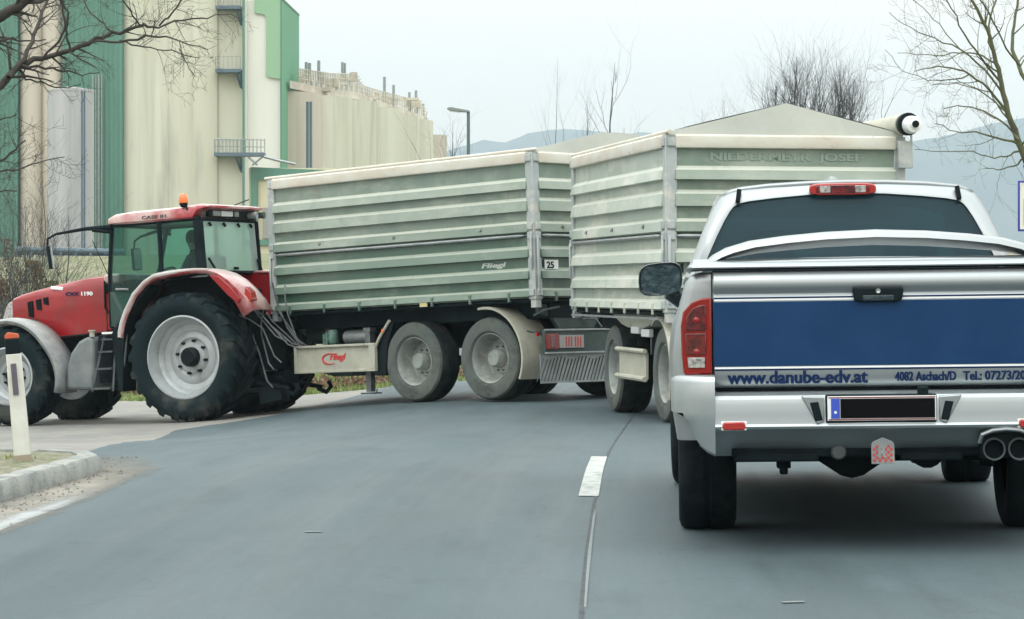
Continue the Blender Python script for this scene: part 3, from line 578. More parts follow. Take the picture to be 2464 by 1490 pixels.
# cab: roof and pillars
RO = [(-.93, 1.37), (-.885, 1.49), (-.835, 1.62), (-.785, 1.73), (-.745, 1.80), (-.715, 1.84), (-.675, 1.868), (-.61, 1.885), (-.45, 1.902), (-.22, 1.914), (0, 1.918)]
RO = RO + [(-x, z) for x, z in RO[-2::-1]]
GW = [(-.835, 1.40), (-.80, 1.49), (-.75, 1.60), (-.705, 1.69), (-.672, 1.745), (-.65, 1.772), (-.62, 1.79), (-.56, 1.802), (-.42, 1.818), (-.21, 1.835), (0, 1.84)]
GW = GW + [(-x, z) for x, z in GW[-2::-1]]
lean = lambda z: 2.06 + (z - 1.37) * .34
g = MB(); rows = []
for (xo, zo), (xi, zi) in zip(RO, GW):
    rows.append([(xi, lean(zi) + .05, zi), (xi, lean(zi) - .005, zi), (lerp(xi, xo, .5), lean(zo) - .02, lerp(zi, zo, .55)), (xo, lean(zo) + .02, zo), (xo, lean(zo) + .22, zo)])
g.grid(rows); CF = g.build('rear_pillar_frame', 'silver', PK, ang=50)
g = MB(); rows = []
for y, dz, kx in [(2.235, 0, 1), (2.6, .012, 1), (3.3, .012, 1), (3.8, -.02, .98), (3.98, -.06, .96)]:
    rows.append([(x * kx, y + (0 if z > 1.86 else 0), z + dz) for x, z in RO[5:-5]])
g.grid(rows); g.build('roof', 'silver', PK, solid=.03, ang=50)
g = MB(); g.prism([(x, z) for x, z in GW], lambda x, z: (x, lean(z) + .012, z), lambda x, z: (x, lean(z) + .018, z)); g.build('rear_window', 'glassdark', PK, smooth=False)
for sg in (-1, 1):
    g = MB(); g.prism([(2.2, 1.37), (2.62, 1.82), (3.75, 1.82), (4.45, 1.36)], lambda y, z: (sg * (.90 - (z - 1.37) * .44), y, z), lambda y, z: (sg * (.895 - (z - 1.37) * .44), y, z)); g.build('side_window', 'glassdark', PK, smooth=False)
    g = MB(); g.tube([(sg * .91, 4.5, 1.34), (sg * .71, 3.9, 1.84)], .035, 8); g.build('pillar', 'silver', PK); g = MB(); g.tube([(sg * .905, 3.15, 1.37), (sg * .70, 3.15, 1.86)], .03, 8); g.build('pillar', 'silver', PK)
    g = MB(); g.box((sg * .622, 2.19, 1.832), (.026, .03, .078), rot=(-.3, -sg * .15, 0)); g.build('roof_seam', 'seam', PK, bevel=.004)
g = MB(); g.prism([(-.88, 4.5, ), (.88, 4.5)], lambda x, y: (x, y, 1.35), lambda x, y: (x * .79, 3.93, 1.84)) if 0 else g.add([(-.88, 4.5, 1.35), (.88, 4.5, 1.35), (.69, 3.93, 1.85), (-.69, 3.93, 1.85)], [(0, 1, 2, 3)]); g.build('windscreen', 'glassclear', PK, smooth=False)
g = MB(); g.b2((-.9, 3.95, 1.2), (.9, 4.4, 1.38)); g.build('dashboard', 'under', PK, bevel=.04)
for x in (-.42, .42):
    for y in (2.55, 3.3):
        g = MB(); g.b2((x - .26, y, 1.0), (x + .26, y + .14, 1.45)); g.b2((x - .13, y + .01, 1.45), (x + .13, y + .11, 1.64)); g.build('seat', 'under', PK, bevel=.05)
# third brake light
g = MB(); n = 24; pl = [(.19 * math.copysign(min(1, abs(cos(a)) ** .35), cos(a)), .036 * math.copysign(min(1, abs(sin(a)) ** .6), sin(a))) for a in [2 * pi * i / n for i in range(n)]]
g.prism(pl, lambda x, z: (x - .03, lean(1.865) + .03, z + 1.868), lambda x, z: (x - .03, lean(1.865) - .045, z * .92 + 1.862)); BL = g.build('brake_light', 'lamp_bright', PK, bevel=.006)
yb = lean(1.865) - .05
MB().box((-.03, yb, 1.862), (.14, .012, .045)).build('light_lens', 'lamp_dark', BL, bevel=.003)
for x in (-.13, .07): MB().box((x, yb, 1.862), (.06, .012, .04)).build('light_lens', 'lamp_clear', BL, bevel=.003)
for x in (-.175, .115): MB().box((x, yb, 1.862), (.016, .012, .04)).build('light_lens', 'lamp_dark', BL, bevel=.003)
g = MB(); g.lathe([(.04, 0), (.038, .02), (.025, .04), (0, .046)], (-.05, 2.9, 1.92), n=16, axis='z'); g.build('antenna', 'galv', PK)
# door mirrors
for sg in (-1, 1):
    g = MB(); n = 20; X0 = sg * 1.085
    def se(a): return (.14 * math.copysign(abs(cos(a)) ** .55, cos(a)), .105 * math.copysign(abs(sin(a)) ** .6, sin(a)))
    rows = []
    for y, k in [(3.86, .9), (3.84, .97), (3.87, 1.0), (3.94, .97), (4.02, .8), (4.06, .4)]:
        rows.append([(X0 + se(2 * pi * i / n)[0] * k, y, 1.37 + se(2 * pi * i / n)[1] * k - .012 * sg * se(2 * pi * i / n)[0] / .14) for i in range(n + 1)])
    g.grid(rows); MR = g.build('door_mirror', 'mirror_plastic', PK, ang=50)
    g = MB(); g.prism([se(2 * pi * i / n) for i in range(n)], lambda x, z: (X0 + x * .89, 3.862, 1.37 + z * .89), lambda x, z: (X0 + x * .89, 3.858, 1.37 + z * .89)); g.build('mirror_glass', mat('mirror_glass', (.05, .085, .1), .12, .3, bump=.6, bscale=20, col2=(.02, .04, .05), nscale=16), MR)
    g = MB(); g.tube([(X0 - sg * .05, 3.95, 1.29), (X0 - sg * .14, 3.98, 1.22), (X0 - sg * .22, 4.0, 1.21)], [.05, .05, .06], 10); g.build('mirror_arm', 'mirror_plastic', MR)
g = MB(); g.b2((-1.02, .95, .36), (-.72, .99, .30)) if 0 else None

# ================================================================= TRAILERS
PROF = [(0, .03), (.0, .07), (.078, .05), (.10, .01), (.107, 0)]
for b_, t_ in ((.225, .375), (.505, .66)): PROF += [(b_, .0), (b_ + .010, .074), (t_ - .042, .05), (t_ - .006, .006), (t_ + .004, 0)]
PROF += [(.79, 0), (.80, .03), (.815, .03)]
PROFU = [(.835, .03), (.85, .06), (.955, .048), (.985, .01), (.992, 0)]
for b_, t_ in ((1.115, 1.30), (1.405, 1.56)): PROFU += [(b_, .0), (b_ + .010, .074), (t_ - .042, .05), (t_ - .006, .006), (t_ + .004, 0)]
PROFU += [(1.755, 0)]
RIMP = [(1.755, .0), (1.76, .065), (1.78, .072), (1.885, .062), (1.905, .04), (1.91, 0)]
def wallprof(g, prof, a, b, nrm, zoff=0):
    a = Vector(a); b = Vector(b); nrm = Vector(nrm); n = 12
    ln = (b - a).length; ts = [0, .012 / ln, .05 / ln] + [i / n for i in range(1, n)] + [1 - .05 / ln, 1 - .012 / ln, 1]
    g.grid([[tuple(a.lerp(b, t) + nrm * d * (0 if k in (0, len(ts) - 1) else .75 if k in (1, len(ts) - 2) else 1) + Vector((0, 0, z))) for z, d in prof] for k, t in enumerate(ts)])
def road_wheel(parent, x, y, z, R, W, sg, side, mats=('dusty_tyre', 'rim'), rr=.60):
    k = R; g = MB()
    g.lathe([(rr * k, W * .40), (rr * k + .03, W * .48), (.82 * k, W * .5), (.93 * k, W * .47), (.97 * k, W * .40), (k, W * .25), (k, W * .03), (k - .012, W * .02), (k - .012, -W * .02), (k, -W * .03), (k, -W * .25), (.97 * k, -W * .40), (.9 * k, -W * .48), (.7 * k, -W * .5), (rr * k, -W * .4)], (0, 0, 0), n=48, sgn=sg)
    T = g.build('wheel', mats[0], parent, loc=(x, y, z)); T.data.materials.append(M['tread_dark'])
    for p in T.data.polygons:
        if sqrt(p.center.x ** 2 + p.center.z ** 2) > .955 * k or p.center.y * sg < -.2 * W: p.material_index = 1
    g = MB(); r = rr * k
    g.lathe([(r + .006, W * .40), (r - .006, W * .43), (r - .02, W * .38), (r - .03, W * .2), (r - .05, -.0), (r - .07, -.05), (r * .62, -.06), (r * .58, -.035), (r * .36, -.03), (r * .34, .09), (r * .28, .12), (0, .125)], (0, 0, 0), n=36, sgn=sg)
    RM = g.build('rim', mats[1], T)
    for i in range(10): a = 2 * pi * i / 10; c = (cos(a) * r * .49, -.035 * sg, sin(a) * r * .49); MB().cyl(c, (c[0], .0 * sg, c[2]), .013, 6).build('wheel_nut', 'steel', T)
    return T
def trailer(name, loc, rot, label, kind):
    L, Wd, Ht = 5.2, 2.66, 1.91
    E_ = empty(name, loc, rot, label=label, cat='trailer', group='trailers towed behind the red tractor')
    OFF = E_['_off'] if '_off' in E_ else None
    gz = 1.36 if kind == 1 else 1.265
    off = Vector((-L / 2, Wd / 2, gz))        # box corner (rear, left, bottom) in the trailer's own frame
    def mb(): return MB(off)
    up, lo = ('tu', 'tl') if kind == 1 else ('tp', 'tp')
    e = .07
    # side walls (left y=0, right y=-Wd), end walls
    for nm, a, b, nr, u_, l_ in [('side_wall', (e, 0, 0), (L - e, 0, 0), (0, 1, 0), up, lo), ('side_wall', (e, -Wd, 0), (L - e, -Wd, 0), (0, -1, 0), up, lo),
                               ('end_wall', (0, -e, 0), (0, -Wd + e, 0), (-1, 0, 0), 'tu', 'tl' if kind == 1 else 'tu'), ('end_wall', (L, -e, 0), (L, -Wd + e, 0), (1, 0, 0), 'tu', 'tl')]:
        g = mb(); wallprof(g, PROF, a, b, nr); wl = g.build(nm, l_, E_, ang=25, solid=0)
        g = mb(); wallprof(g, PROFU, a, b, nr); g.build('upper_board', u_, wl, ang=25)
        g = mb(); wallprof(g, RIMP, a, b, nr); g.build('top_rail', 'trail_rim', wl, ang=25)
        d = Vector(nr); A = Vector(a); B = Vector(b)
        g = mb(); p = A.lerp(B, .012) + d * .055 + Vector((0, 0, .80)); q = A.lerp(B, .988) + d * .055 + Vector((0, 0, .80)); g.tube([p, p.lerp(q, .02) , q.lerp(p, .02), q], [.008, .02, .02, .008], 8); g.build('hinge_bar', 'galv', wl)
        nl = (7 if kind == 1 else 7) if abs(d.y) else 5
        for i in range(nl):
            c = A.lerp(B, (i + .5) / nl) + d * .065; mb().box(c + Vector((0, 0, -.0)), (.04 if abs(d.y) else .025, .025 if abs(d.y) else .04, .13)).build('latch', l_, wl, bevel=.006)
        for t_ in (.17, .5, .8): c = A.lerp(B, t_) + d * .055 + Vector((0, 0, .915)); mb().box(c, (.035, .035, .03), rot=(.3, .2, .4)).build('rail_hook', 'steel', wl)
    # floor, inner shell
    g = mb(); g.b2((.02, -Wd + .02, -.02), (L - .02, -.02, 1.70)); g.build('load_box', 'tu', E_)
    # corner posts
    for x, y in ((0, 0), (0, -Wd), (L, 0), (L, -Wd)):
        cx = x + (.035 if x == 0 else -.035); cy = y + (-.035 if y == 0 else .035)
        g = mb(); g.box((cx, cy, .93), (.13, .13, 1.94)); ox = -.075 if x == 0 else .075; oy = .075 if y == 0 else -.075
        for zz in (.05, .80, .92, 1.82): g.box((cx + ox, cy, zz), (.03, .09, .09)); g.box((cx, cy + oy, zz), (.09, .03, .09))
        g.tube([(cx + ox * 1.15, cy + oy * .3, .80), (cx + ox * 1.15, cy + oy * .3, .05)], .02, 8); g.tube([(cx + ox * .3, cy + oy * 1.15, .80), (cx + ox * .3, cy + oy * 1.15, .35)], .016, 8)
        g.box((cx, cy, -.09), (.1, .1, .12)); g.build('corner_post', 'post', E_, bevel=.006)
    # tarp: ridge roof
    g = mb(); rows = []
    for i in range(13):
        x = lerp(-.03, L + .03, i / 12); row = []
        for j in range(13):
            t = j / 12; y = lerp(.015, -Wd - .015, t); s_ = 1 - abs(2 * t - 1); z = 1.925 + (.33 * s_ ** .92 if kind == 2 else (.09 + .20 * math.exp(-max(x, 0) / .55)) * min(1, t / .52, (1 - t) / .2)) + .012 * noise.noise((x * 1.3, y * 1.5, kind * 7)) * (1 if .05 < t < .95 else 0) - .012 * abs(sin(x * pi / (L / 5))) * s_
            row.append((x, y, z))
        rows.append(row)
    g.grid(rows); tp = g.build('tarp', 'tarp', E_, ang=60)
    for x in (-.035, L + .035):
        g = mb(); g.prism(([(0, 1.895), (-Wd, 1.895), (-Wd, 1.93), (-Wd * .75, 2.09), (-Wd * .5, 2.255), (-Wd * .25, 2.09), (0, 1.93)] if kind == 2 else [(0, 1.895), (-Wd, 1.895), (-Wd, 1.93), (-Wd * .8, 2.255), (-Wd * .52, 2.255), (-Wd * .25, 2.09), (0, 1.93)]), lambda y, z: (x, y, z if kind == 2 else 1.93 + (z - 1.93) * (.87 if x < 0 else .25)), lambda y, z: (x + (.012 if x < 0 else -.012), y, z if kind == 2 else 1.93 + (z - 1.93) * (.87 if x < 0 else .25))); g.build('tarp_gable', 'tarp', tp, smooth=False)
    g = mb(); g.tube([(-.10, .0, 1.93), (L + .1, .0, 1.93)], .022, 10); g.build('tarp_edge_pipe', 'trail_rim', tp)
    g = mb(); g.tube([(-.16, -Wd + .02, 2.03), (L + .1, -Wd + .02, 2.03)], .115, 18); rl = g.build('tarp_roll', 'cream', E_)
    g = mb(); g.lathe([(.055, 0), (.125, 0), (.125, .06), (.055, .06)], (-.17, -Wd + .0, 2.03), n=22, axis='x', sgn=-1); g.build('roll_ring', 'black', rl)
    g = mb(); g.lathe([(0, .20), (.04, .20), (.045, .17), (.09, .16), (.1, .04), (.1, 0)], (-.20, -Wd - .02, 2.02), n=20, axis='x', sgn=-1); g.build('roll_core', 'white', rl)
    g = mb(); g.lathe([(0, .01), (.04, .01), (.04, 0)], (-.40, -Wd - .02, 2.02), n=14, axis='x', sgn=-1); g.build('roll_hole', 'seam', rl)
    g = mb(); g.tube([(-.12, -Wd - .06, 2.0), (-.12, -Wd - .07, 1.8), (-.11, -Wd - .05, 1.62)], .014, 6); g.box((-.1, -Wd + .0, 1.7), (.06, .16, .3)); g.build('strap', 'post', rl, bevel=.01)
    # chassis
    g = mb(); g.b2((.1, -Wd + .35, -.28), (L - .1, -.35, -.02)); g.b2((.0, -Wd + .02, -.075), (L, -.02, -.03)); g.b2((.2, -Wd + .75, -.62), (L - .2, -.75, -.28)); g.build('chassis', 'chassis', E_, bevel=.01)
    zg = -gz
    if kind == 1:
        wl = [(2.42, .56), (.965, .565)]; cz = -.80
    else: wl = [(3.17, .53), (.50, .545)]; cz = -.735
    for x, R in wl:
        for sg, y in ((1, -.27), (-1, -Wd + .27)):
            road_wheel(E_, off.x + x, off.y + y, off.z + zg + R, R, .42, sg, 0)
        g = mb(); g.cyl((x, -.3, zg + R), (x, -Wd + .3, zg + R), .07, 12); g.b2((x - .35, -.55, zg + R + .05), (x + .35, -.63, zg + R + .17)); g.b2((x - .35, -Wd + .55, zg + R + .05), (x + .35, -Wd + .63, zg + R + .17)); g.b2((x - .1, -.62, zg + R), (x + .1, -.8, -.25)); g.b2((x - .1, -Wd + .62, zg + R), (x + .1, -Wd + .8, -.25)); g.build('axle', 'chassis', E_)
    # fender over the rear wheel: quarter shell
    def fender(x0, R, y0, y1, a0, a1, z0, m):
        g = mb(); pr = [(R, 0), (R + .012, -.01), (R + .012, -abs(y1 - y0) + .01), (R, -abs(y1 - y0))]
        n = 18; rows = []
        for i in range(n + 1):
            a = lerp(a0, a1, i / n); rows.append([(x0 + cos(a) * r, y0 + d, z0 + sin(a) * r) for r, d in [(R, .0), (R + .03, .0), (R + .035, -.02), (R + .035, y1 - y0), (R, y1 - y0), (R, 0)]])
        g.grid(rows); return g.build('fender', m, E_, ang=50)
    if kind == 1:
        fd = fender(.965, .66, .0, -.55, radians(80), radians(205), zg + .565, 'cream'); fender(.965, .66, -Wd + .55, -Wd, radians(80), radians(205), zg + .565, 'cream')
        g = mb(); g.b2((.19, -.35, -.62), (.24, -.52, -.56)); g.tube([(.28, -.1, -.45), (.16, -.25, -.5), (.12, -.3, -.62)], .014, 6); g.box((.17, -.2, -.47), (.06, .16, .03)); g.build('fender_light', 'darkplast', fd)
        MB(off).box((.13, -.14, -.5), (.03, .05, .05)).build('reflector', 'lamp_bright', fd)
        # front mud flap
        g = mb(); g.tube([(2.95, -.28, -.95), (2.93, -.28, -.6), (2.82, -.28, -.3), (2.78, -.28, -.22)], .02, 6)
        g.prism([(3.14, -.98), (2.95, -.98), (2.9, -.55), (2.76, -.25), (2.86, -.25), (3.05, -.55)], lambda x, z: (x, -.05, z), lambda x, z: (x, -.5, z)); g.build('mud_flap', 'black', E_, bevel=.006)
        g = mb(); g.tube([(3.13, -.03, -.60), (3.03, -.03, -.45), (2.82, -.03, -.22)], .022, 8); fs_ = g.build('flap_bracket', 'cream', E_)
        MB(off).box((2.95, -.02, -.36), (.03, .03, .05)).build('side_marker', 'orange', fs_)
        # side guard board with frame and red logo
        g = mb(); g.b2((3.12, -.03, -.90), (4.76, -.05, -.535)); GB = g.build('guard_board', 'cream', E_)
        g = mb(); g.b2((3.1, .01, -.555), (4.78, -.05, -.52)); g.b2((3.1, .01, -.915), (4.78, -.05, -.88)); g.b2((4.73, .011, -.88), (4.78, -.05, -.555)); g.b2((3.1, .011, -.88), (3.22, -.05, -.555)); g.build('board_frame', 'cream', GB, bevel=.006)
        g = mb(); pts = [(4.02 - .16 * cos(a), -.026, -.72 + .075 * sin(a)) for a in [radians(d) for d in range(60, 305, 20)]]
        g.tube([(p[0] + .03, p[1], p[2]) for p in pts], [.004 + .012 * sin(i / (len(pts) - 1) * pi) for i in range(len(pts))], 6); lg = g.build('logo_arc', 'stickerred', GB)
        # the arc opens toward the rear of the trailer, i.e. to the right as seen from its left side
        text('Fliegl', 'lettering', 'stickerred', GB, Vector((4.06, -.03, -.765)) + off, (-1, 0, 0), (0, 0, 1), .34, .12, bold=.03, lift=.002, sx=.3)
        # stand leg
        g = mb(); g.b2((3.36, -.15, -1.2), (3.46, -.24, -.35)); g.b2((3.34, -.14, -.36), (3.48, -.26, -.3)); SL = g.build('support_leg', 'steel', E_, bevel=.004)
        g = mb(); g.box((3.41, -.2, -1.22), (.26, .16, .02)); g.tube([(3.30, -.2, -1.21), (3.29, -.2, -1.16)], .01, 5); g.build('foot_plate', 'chassis_green', SL)
        # tanks and valves
        g = mb(); g.tube([(3.5, -.35, -.42), (3.53, -.35, -.42), (4.02, -.35, -.42), (4.06, -.35, -.42)], [.06, .10, .10, .06], 18); g.build('air_tank', 'galv', E_)
        g = mb(); g.lathe([(0, .10), (.06, .095), (.075, .06), (.075, -.06), (.06, -.1), (.03, -.12)], (4.22, -.25, -.40), n=14, axis='z'); g.tube([(4.4, -.25, -.53), (4.4, -.25, -.36)], .03, 8); g.tube([(4.3, -.2, -.53), (4.3, -.2, -.34)], .02, 8); g.build('brake_valve', mat('valve', (.09, .2, .16), .5, col2=(.2, .3, .27), nscale=12), E_)
        g = mb(); g.lathe([(0, .3), (.14, .29), (.2, .22), (.21, 0), (.21, -.25), (.17, -.32), (0, -.33)], (4.85, -.75, -.28), n=24, axis='x', sgn=-1); g.build('tool_drum', 'chassis_green', E_)
        g = mb(); g.lathe([(.205, 0), (.215, 0), (.215, .07), (.205, .07)], (4.62, -.75, -.28), n=24, axis='x'); g.build('drum_band', 'cream', E_)
        # drawbar
        g = mb(); g.prism([(4.2, -.55), (5.5, -.55), (6.3, -.62), (6.3, -.78), (5.4, -.86), (4.6, -.97), (4.2, -.97)], lambda x, z: (x, -Wd / 2 + .75 - max(0, x - 4.7) * .42, z), lambda x, z: (x, -Wd / 2 - .75 + max(0, x - 4.7) * .42, z)); g.build('drawbar', 'chassis_green', E_, bevel=.02)
        g = mb(); g.tube([(6.25, -Wd / 2, -.7), (6.5, -Wd / 2, -.7)], .05, 10); g.build('towing_eye', 'steel', E_)
        # rear under-run bar, lights, splash sheet
        g = mb(); g.b2((-.0, -.15, -.745), (.06, -Wd + .15, -.45)); RB = g.build('rear_bar', 'chassis_green', E_, bevel=.008)
        g = mb(); g.b2((-.02, -.15, -.46), (.02, -Wd + .15, -.435)); g.b2((-.02, -.15, -.765), (.02, -Wd + .15, -.74)); g.build('bar_edge', 'galv', RB, bevel=.004)
        for sg in (1, -1):
            yy = lambda a: -Wd / 2 + sg * (Wd / 2 - a)
            g = mb(); g.b2((-.03, yy(.16), -.70), (-.0, yy(.38), -.50)); g.build('tail_light', 'lamp_red', RB, bevel=.006)
            g = mb(); g.b2((-.034, yy(.22), -.68), (-.02, yy(.30), -.52)); g.build('light_lens', 'lamp_dark', RB, bevel=.004)
            g = mb(); g.b2((-.028, yy(.40), -.69), (-.0, yy(.88), -.52)); g.build('number_plate', 'plategrey', RB, bevel=.003)
        g = mb()
        for k, y in enumerate([.52, .57, .62, .70, .75, .80]): g.b2((-.031, -y, -.67), (-.026, -y - .022, -.54))
        g.build('plate_marks', 'stickerred', RB)
        g = mb(); g.b2((.07, -.12, -1.15), (.085, -Wd + .12, -.765)); SS = g.build('splash_sheet', 'galv', E_)
        g = mb()
        for i in range(34):
            y0 = -.18 - i * .07
            if y0 > -Wd + .3: g.tube([(.066, y0, -.82 - .02 * sin(i)), (.066, y0 + .14, -1.12)], .007, 5)
        g.build('sheet_ribs', 'darkplast', SS)
        g = mb(); g.prism([(-.02, -.10), (-.72, -.10), (-1.35, -.10), (-1.3, -.2), (-1.1, -.43), (-.40, -.43), (-.30, -.3), (-.02, -.2)], lambda y, z: (.12, y - .15, z), lambda y, z: (.18, y - .15, z)); g.build('hitch_plate', 'chassis_green', E_, bevel=.006)
        g = mb(); g.tube([(.1, -.05, -.25), (.05, -.2, -.18), (.05, -.5, -.14)], .015, 6); g.tube([(.1, -1.0, -.3), (.0, -1.15, -.3), (-.02, -1.25, -.42)], .014, 6); g.build('hoses', 'steel', E_)
        # stickers
        g = mb(); g.box((-.045, -.27, .415), (.006, .26, .125)); stk = g.build('speed_sticker', 'white', E_)
        text('25', 'lettering', 'black', stk, Vector((-.05, -.17, .365)) + off, (0, -1, 0), (0, 0, 1), .14, .09, bold=.02, lift=.001)
        text('Fliegl', 'lettering', 'faded', E_, Vector((.98, .0, .39)) + off, (-1, 0, 0), (0, 0, 1), .46, .085, bold=.03, lift=.001, sx=.2)
        g = mb(); g.b2((1.98, .05, -.06), (2.12, .062, .03)); g.build('marker_plate', mat('marker', (.55, .5, .25), .5), E_)
    else:
        fd = fender(.50, .60, .0, -.45, radians(60), radians(205), zg + .545, 'cream'); fender(.50, .60, -Wd + .45, -Wd, radians(60), radians(205), zg + .545, 'cream')
        for p in ((.12, .0, -.33), (-.02, .0, -.42)):
            g = mb(); g.lathe([(0, .02), (.03, .02), (.035, 0)], (-.06 + p[0] * .3, -.2 + p[0], p[2]), n=12, axis='x', sgn=-1); g.build('reflector', 'orange', fd)
        g = mb(); g.tube([(.05, -.05, -.62), (-.1, -.1, -.58), (-.12, -.12, -.66)], .018, 6); g.build('flap_strap', 'black', fd)
        g = mb(); g.b2((1.14, -.02, -.80), (2.55, -.05, -.50)); GB = g.build('guard_board', 'cream', E_)
        g = mb(); g.tube([(1.1, .0, -.485), (2.6, .0, -.485)], .028, 8); g.tube([(1.1, .0, -.80), (2.6, .0, -.80)], .032, 8); g.build('board_frame', 'cream', GB)
        g = mb(); g.b2((1.3, -.35, -.55), (2.2, -.8, -.24)); tb = g.build('battery_box', 'chassis', E_, bevel=.01)
        g = mb()
        for x in (1.3, 2.2): g.tube([(x, -.33, -.55), (x, -.33, -.24)], .012, 6)
        g.build('box_bracket', 'galv', tb)
        # trough shaped cross member under the floor
        g = mb(); g.prism([(.95, -.05), (3.55, -.05), (2.9, -.2), (2.55, -.235), (1.75, -.235), (1.45, -.2)], lambda x, z: (x, -.12, z), lambda x, z: (x, -.6, z)); g.build('cross_member', 'cream', E_, bevel=.01)
        g = mb(); g.b2((1.9, -.1, -.30), (2.3, -.16, -.22)); g.b2((1.35, -.1, -.33), (1.75, -.16, -.24)); g.build('hinge_blocks', 'white', E_, bevel=.01)
        g = mb(); g.b2((.2, .05, -.12), (L - .2, .075, -.095)); g.build('lower_rod', 'galv', E_)
        # drawbar to the first trailer
        g = mb(); g.tube([(4.2, -Wd / 2 + .5, -.72), (5.9, -Wd / 2, -.72), (6.3, -Wd / 2 + .05, -.7)], .06, 10); g.tube([(4.2, -Wd / 2 - .5, -.72), (5.9, -Wd / 2, -.72)], .06, 10); g.lathe([(.5, -.05), (.6, -.05), (.6, .05), (.5, .05)], (3.17, -Wd / 2, -.35), n=30, axis='z'); g.build('drawbar', 'chassis_green', E_)
        # rear lettering, bar and lights (mostly behind the pickup)
        text('NIEDERMEYR  JOSEF', 'lettering', 'faded2', E_, Vector((-.006, -.48, 1.60)) + off, (0, -1, 0), (0, 0, 1), 1.72, .11, bold=.02, lift=.001)
        text('WACKERSBACH', 'lettering', 'faded2', E_, Vector((-.006, -.72, 1.305)) + off, (0, -1, 0), (0, 0, 1), 1.42, .11, bold=.02, lift=.001)
        text('11', 'lettering', 'black', E_, Vector((-.046, -.14, .40)) + off, (0, -1, 0), (0, 0, 1), .12, .10, bold=.02, lift=.001)
        g = mb(); g.b2((0, -.15, -.72), (.06, -Wd + .15, -.5)); g.build('rear_bar', 'chassis_green', E_)
        for y in (-.2, -Wd + .4): g = mb(); g.b2((-.03, y, -.68), (0, y - .2, -.54)); g.build('tail_light', 'lamp_red', E_)
    return E_
def tr_pose(fl, rl, kind):
    fl = Vector(fl); rl = Vector(rl); d = fl - rl; yaw = atan2(d.y, d.x); pit = math.asin(-d.z / d.length)
    gz = 1.36 if kind == 1 else 1.265
    R = Euler((0, pit, yaw)).to_matrix(); o = rl - R @ Vector((-2.6, 1.33, gz)); return tuple(o), (0, pit, yaw)
l1, r1 = tr_pose((-3.47, 38.6, .98), (.316, 35, 1.21), 1)
trailer('tipping_trailer', l1, r1, 'green ribbed tipping trailer directly behind the red tractor, seen along its side', 1)
l2, r2 = tr_pose((.795, 34.1, 1.083), (1.69, 29, 1.08), 2)
trailer('tipping_trailer', l2, r2, 'paler last trailer with gabled tarp, rear end facing the silver pickup', 2)

# ================================================================= TRACTOR
TR = empty('tractor', (-4.18, 39.04, -.60), (0, radians(2.5), radians(155)), label='red farm tractor turning left with an orange beacon on its cab roof', cat='tractor')
def arc_lugs(g, R, W, n, sg, hgt, skew):
    for i in range(n):
        for s_ in (1, -1):
            a0 = 2 * pi * (i + (.5 if s_ < 0 else 0)) / n
            def pt(a, y, r): return (r * cos(a), y, r * sin(a))
            th = 2 * pi / n * .20
            secs = []
            for t, y, r0, r1 in [(0, .01, R - .02, R + hgt), (.5, .55, R - .02, R + hgt * .98), (.92, .93, R - .045, R + hgt * .72), (1.0, 1.06, R - .12, R - .04)]:
                a = a0 - skew * t
                secs.append([pt(a - th, s_ * y * W / 2, r0), pt(a - th * .75, s_ * y * W / 2, r1), pt(a + th * .75, s_ * y * W / 2, r1), pt(a + th, s_ * y * W / 2, r0)])
            vs = [v for q in secs for v in q]; fs = []
            for k in range(3):
                for j in range(3): fs.append((k * 4 + j, k * 4 + j + 1, k * 4 + j + 5, k * 4 + j + 4))
            fs += [(0, 1, 2, 3), (12, 13, 14, 15)]
            g.add(vs, fs)
def tractor_wheel(x, y, z, R, W, rr, sg, n, yaw=0):
    g = MB(); b = R - .05
    g.lathe([(rr, W * .40), (rr + .03, W * .46), (lerp(rr, b, .45), W * .54), (lerp(rr, b, .75), W * .53), (b - .02, W * .47), (b, W * .40), (b + .004, 0), (b, -W * .40), (b - .02, -W * .47), (lerp(rr, b, .5), -W * .54), (rr, -W * .40)], (0, 0, 0), n=56, sgn=sg)
    arc_lugs(g, b, W, n, sg, .05, .30)
    T = g.build('wheel', 'tread_tyre', TR, loc=(x, y, z)); T.rotation_euler = (0, 0, yaw)
    g = MB(); g.lathe([(rr + .012, W * .40), (rr + .012, W * .45), (rr - .01, W * .46), (rr - .02, W * .40), (rr - .045, W * .33), (rr - .06, W * .12), (rr - .10, W * .06), (rr - .12, .0), (rr * .66, -.015), (rr * .62, .01), (rr * .48, .02), (rr * .42, -.01), (rr * .36, .03), (.1, .04), (0, .04)], (0, 0, 0), n=56, sgn=sg)
    g.lathe([(rr - .01, -W * .4), (rr - .05, -W * .3), (.1, -W * .1), (0, -W * .1)], (0, 0, 0), n=32, sgn=sg)
    RM = g.build('rim', 'tractor_rim', T, ang=40)
    g = MB(); g.lathe([(.145 * rr / .59, .03), (.135 * rr / .59, .12), (.10 * rr / .59, .15), (0, .15)], (0, 0, 0), n=24, sgn=sg); HB = g.build('hub', 'black', T)
    for i in range(8): a = 2 * pi * i / 8 + .2; q = rr * .40; MB().cyl((cos(a) * q, .0, sin(a) * q), (cos(a) * q, sg * .07, sin(a) * q), .02, 8).build('wheel_nut', 'black', T)
for sg in (1, -1):
    tractor_wheel(0, sg * .86, .93, .93, .60, .59, sg, 22)
    tractor_wheel(3.12, sg * .82, .75, .75, .48, .42, sg, 18, yaw=.05)
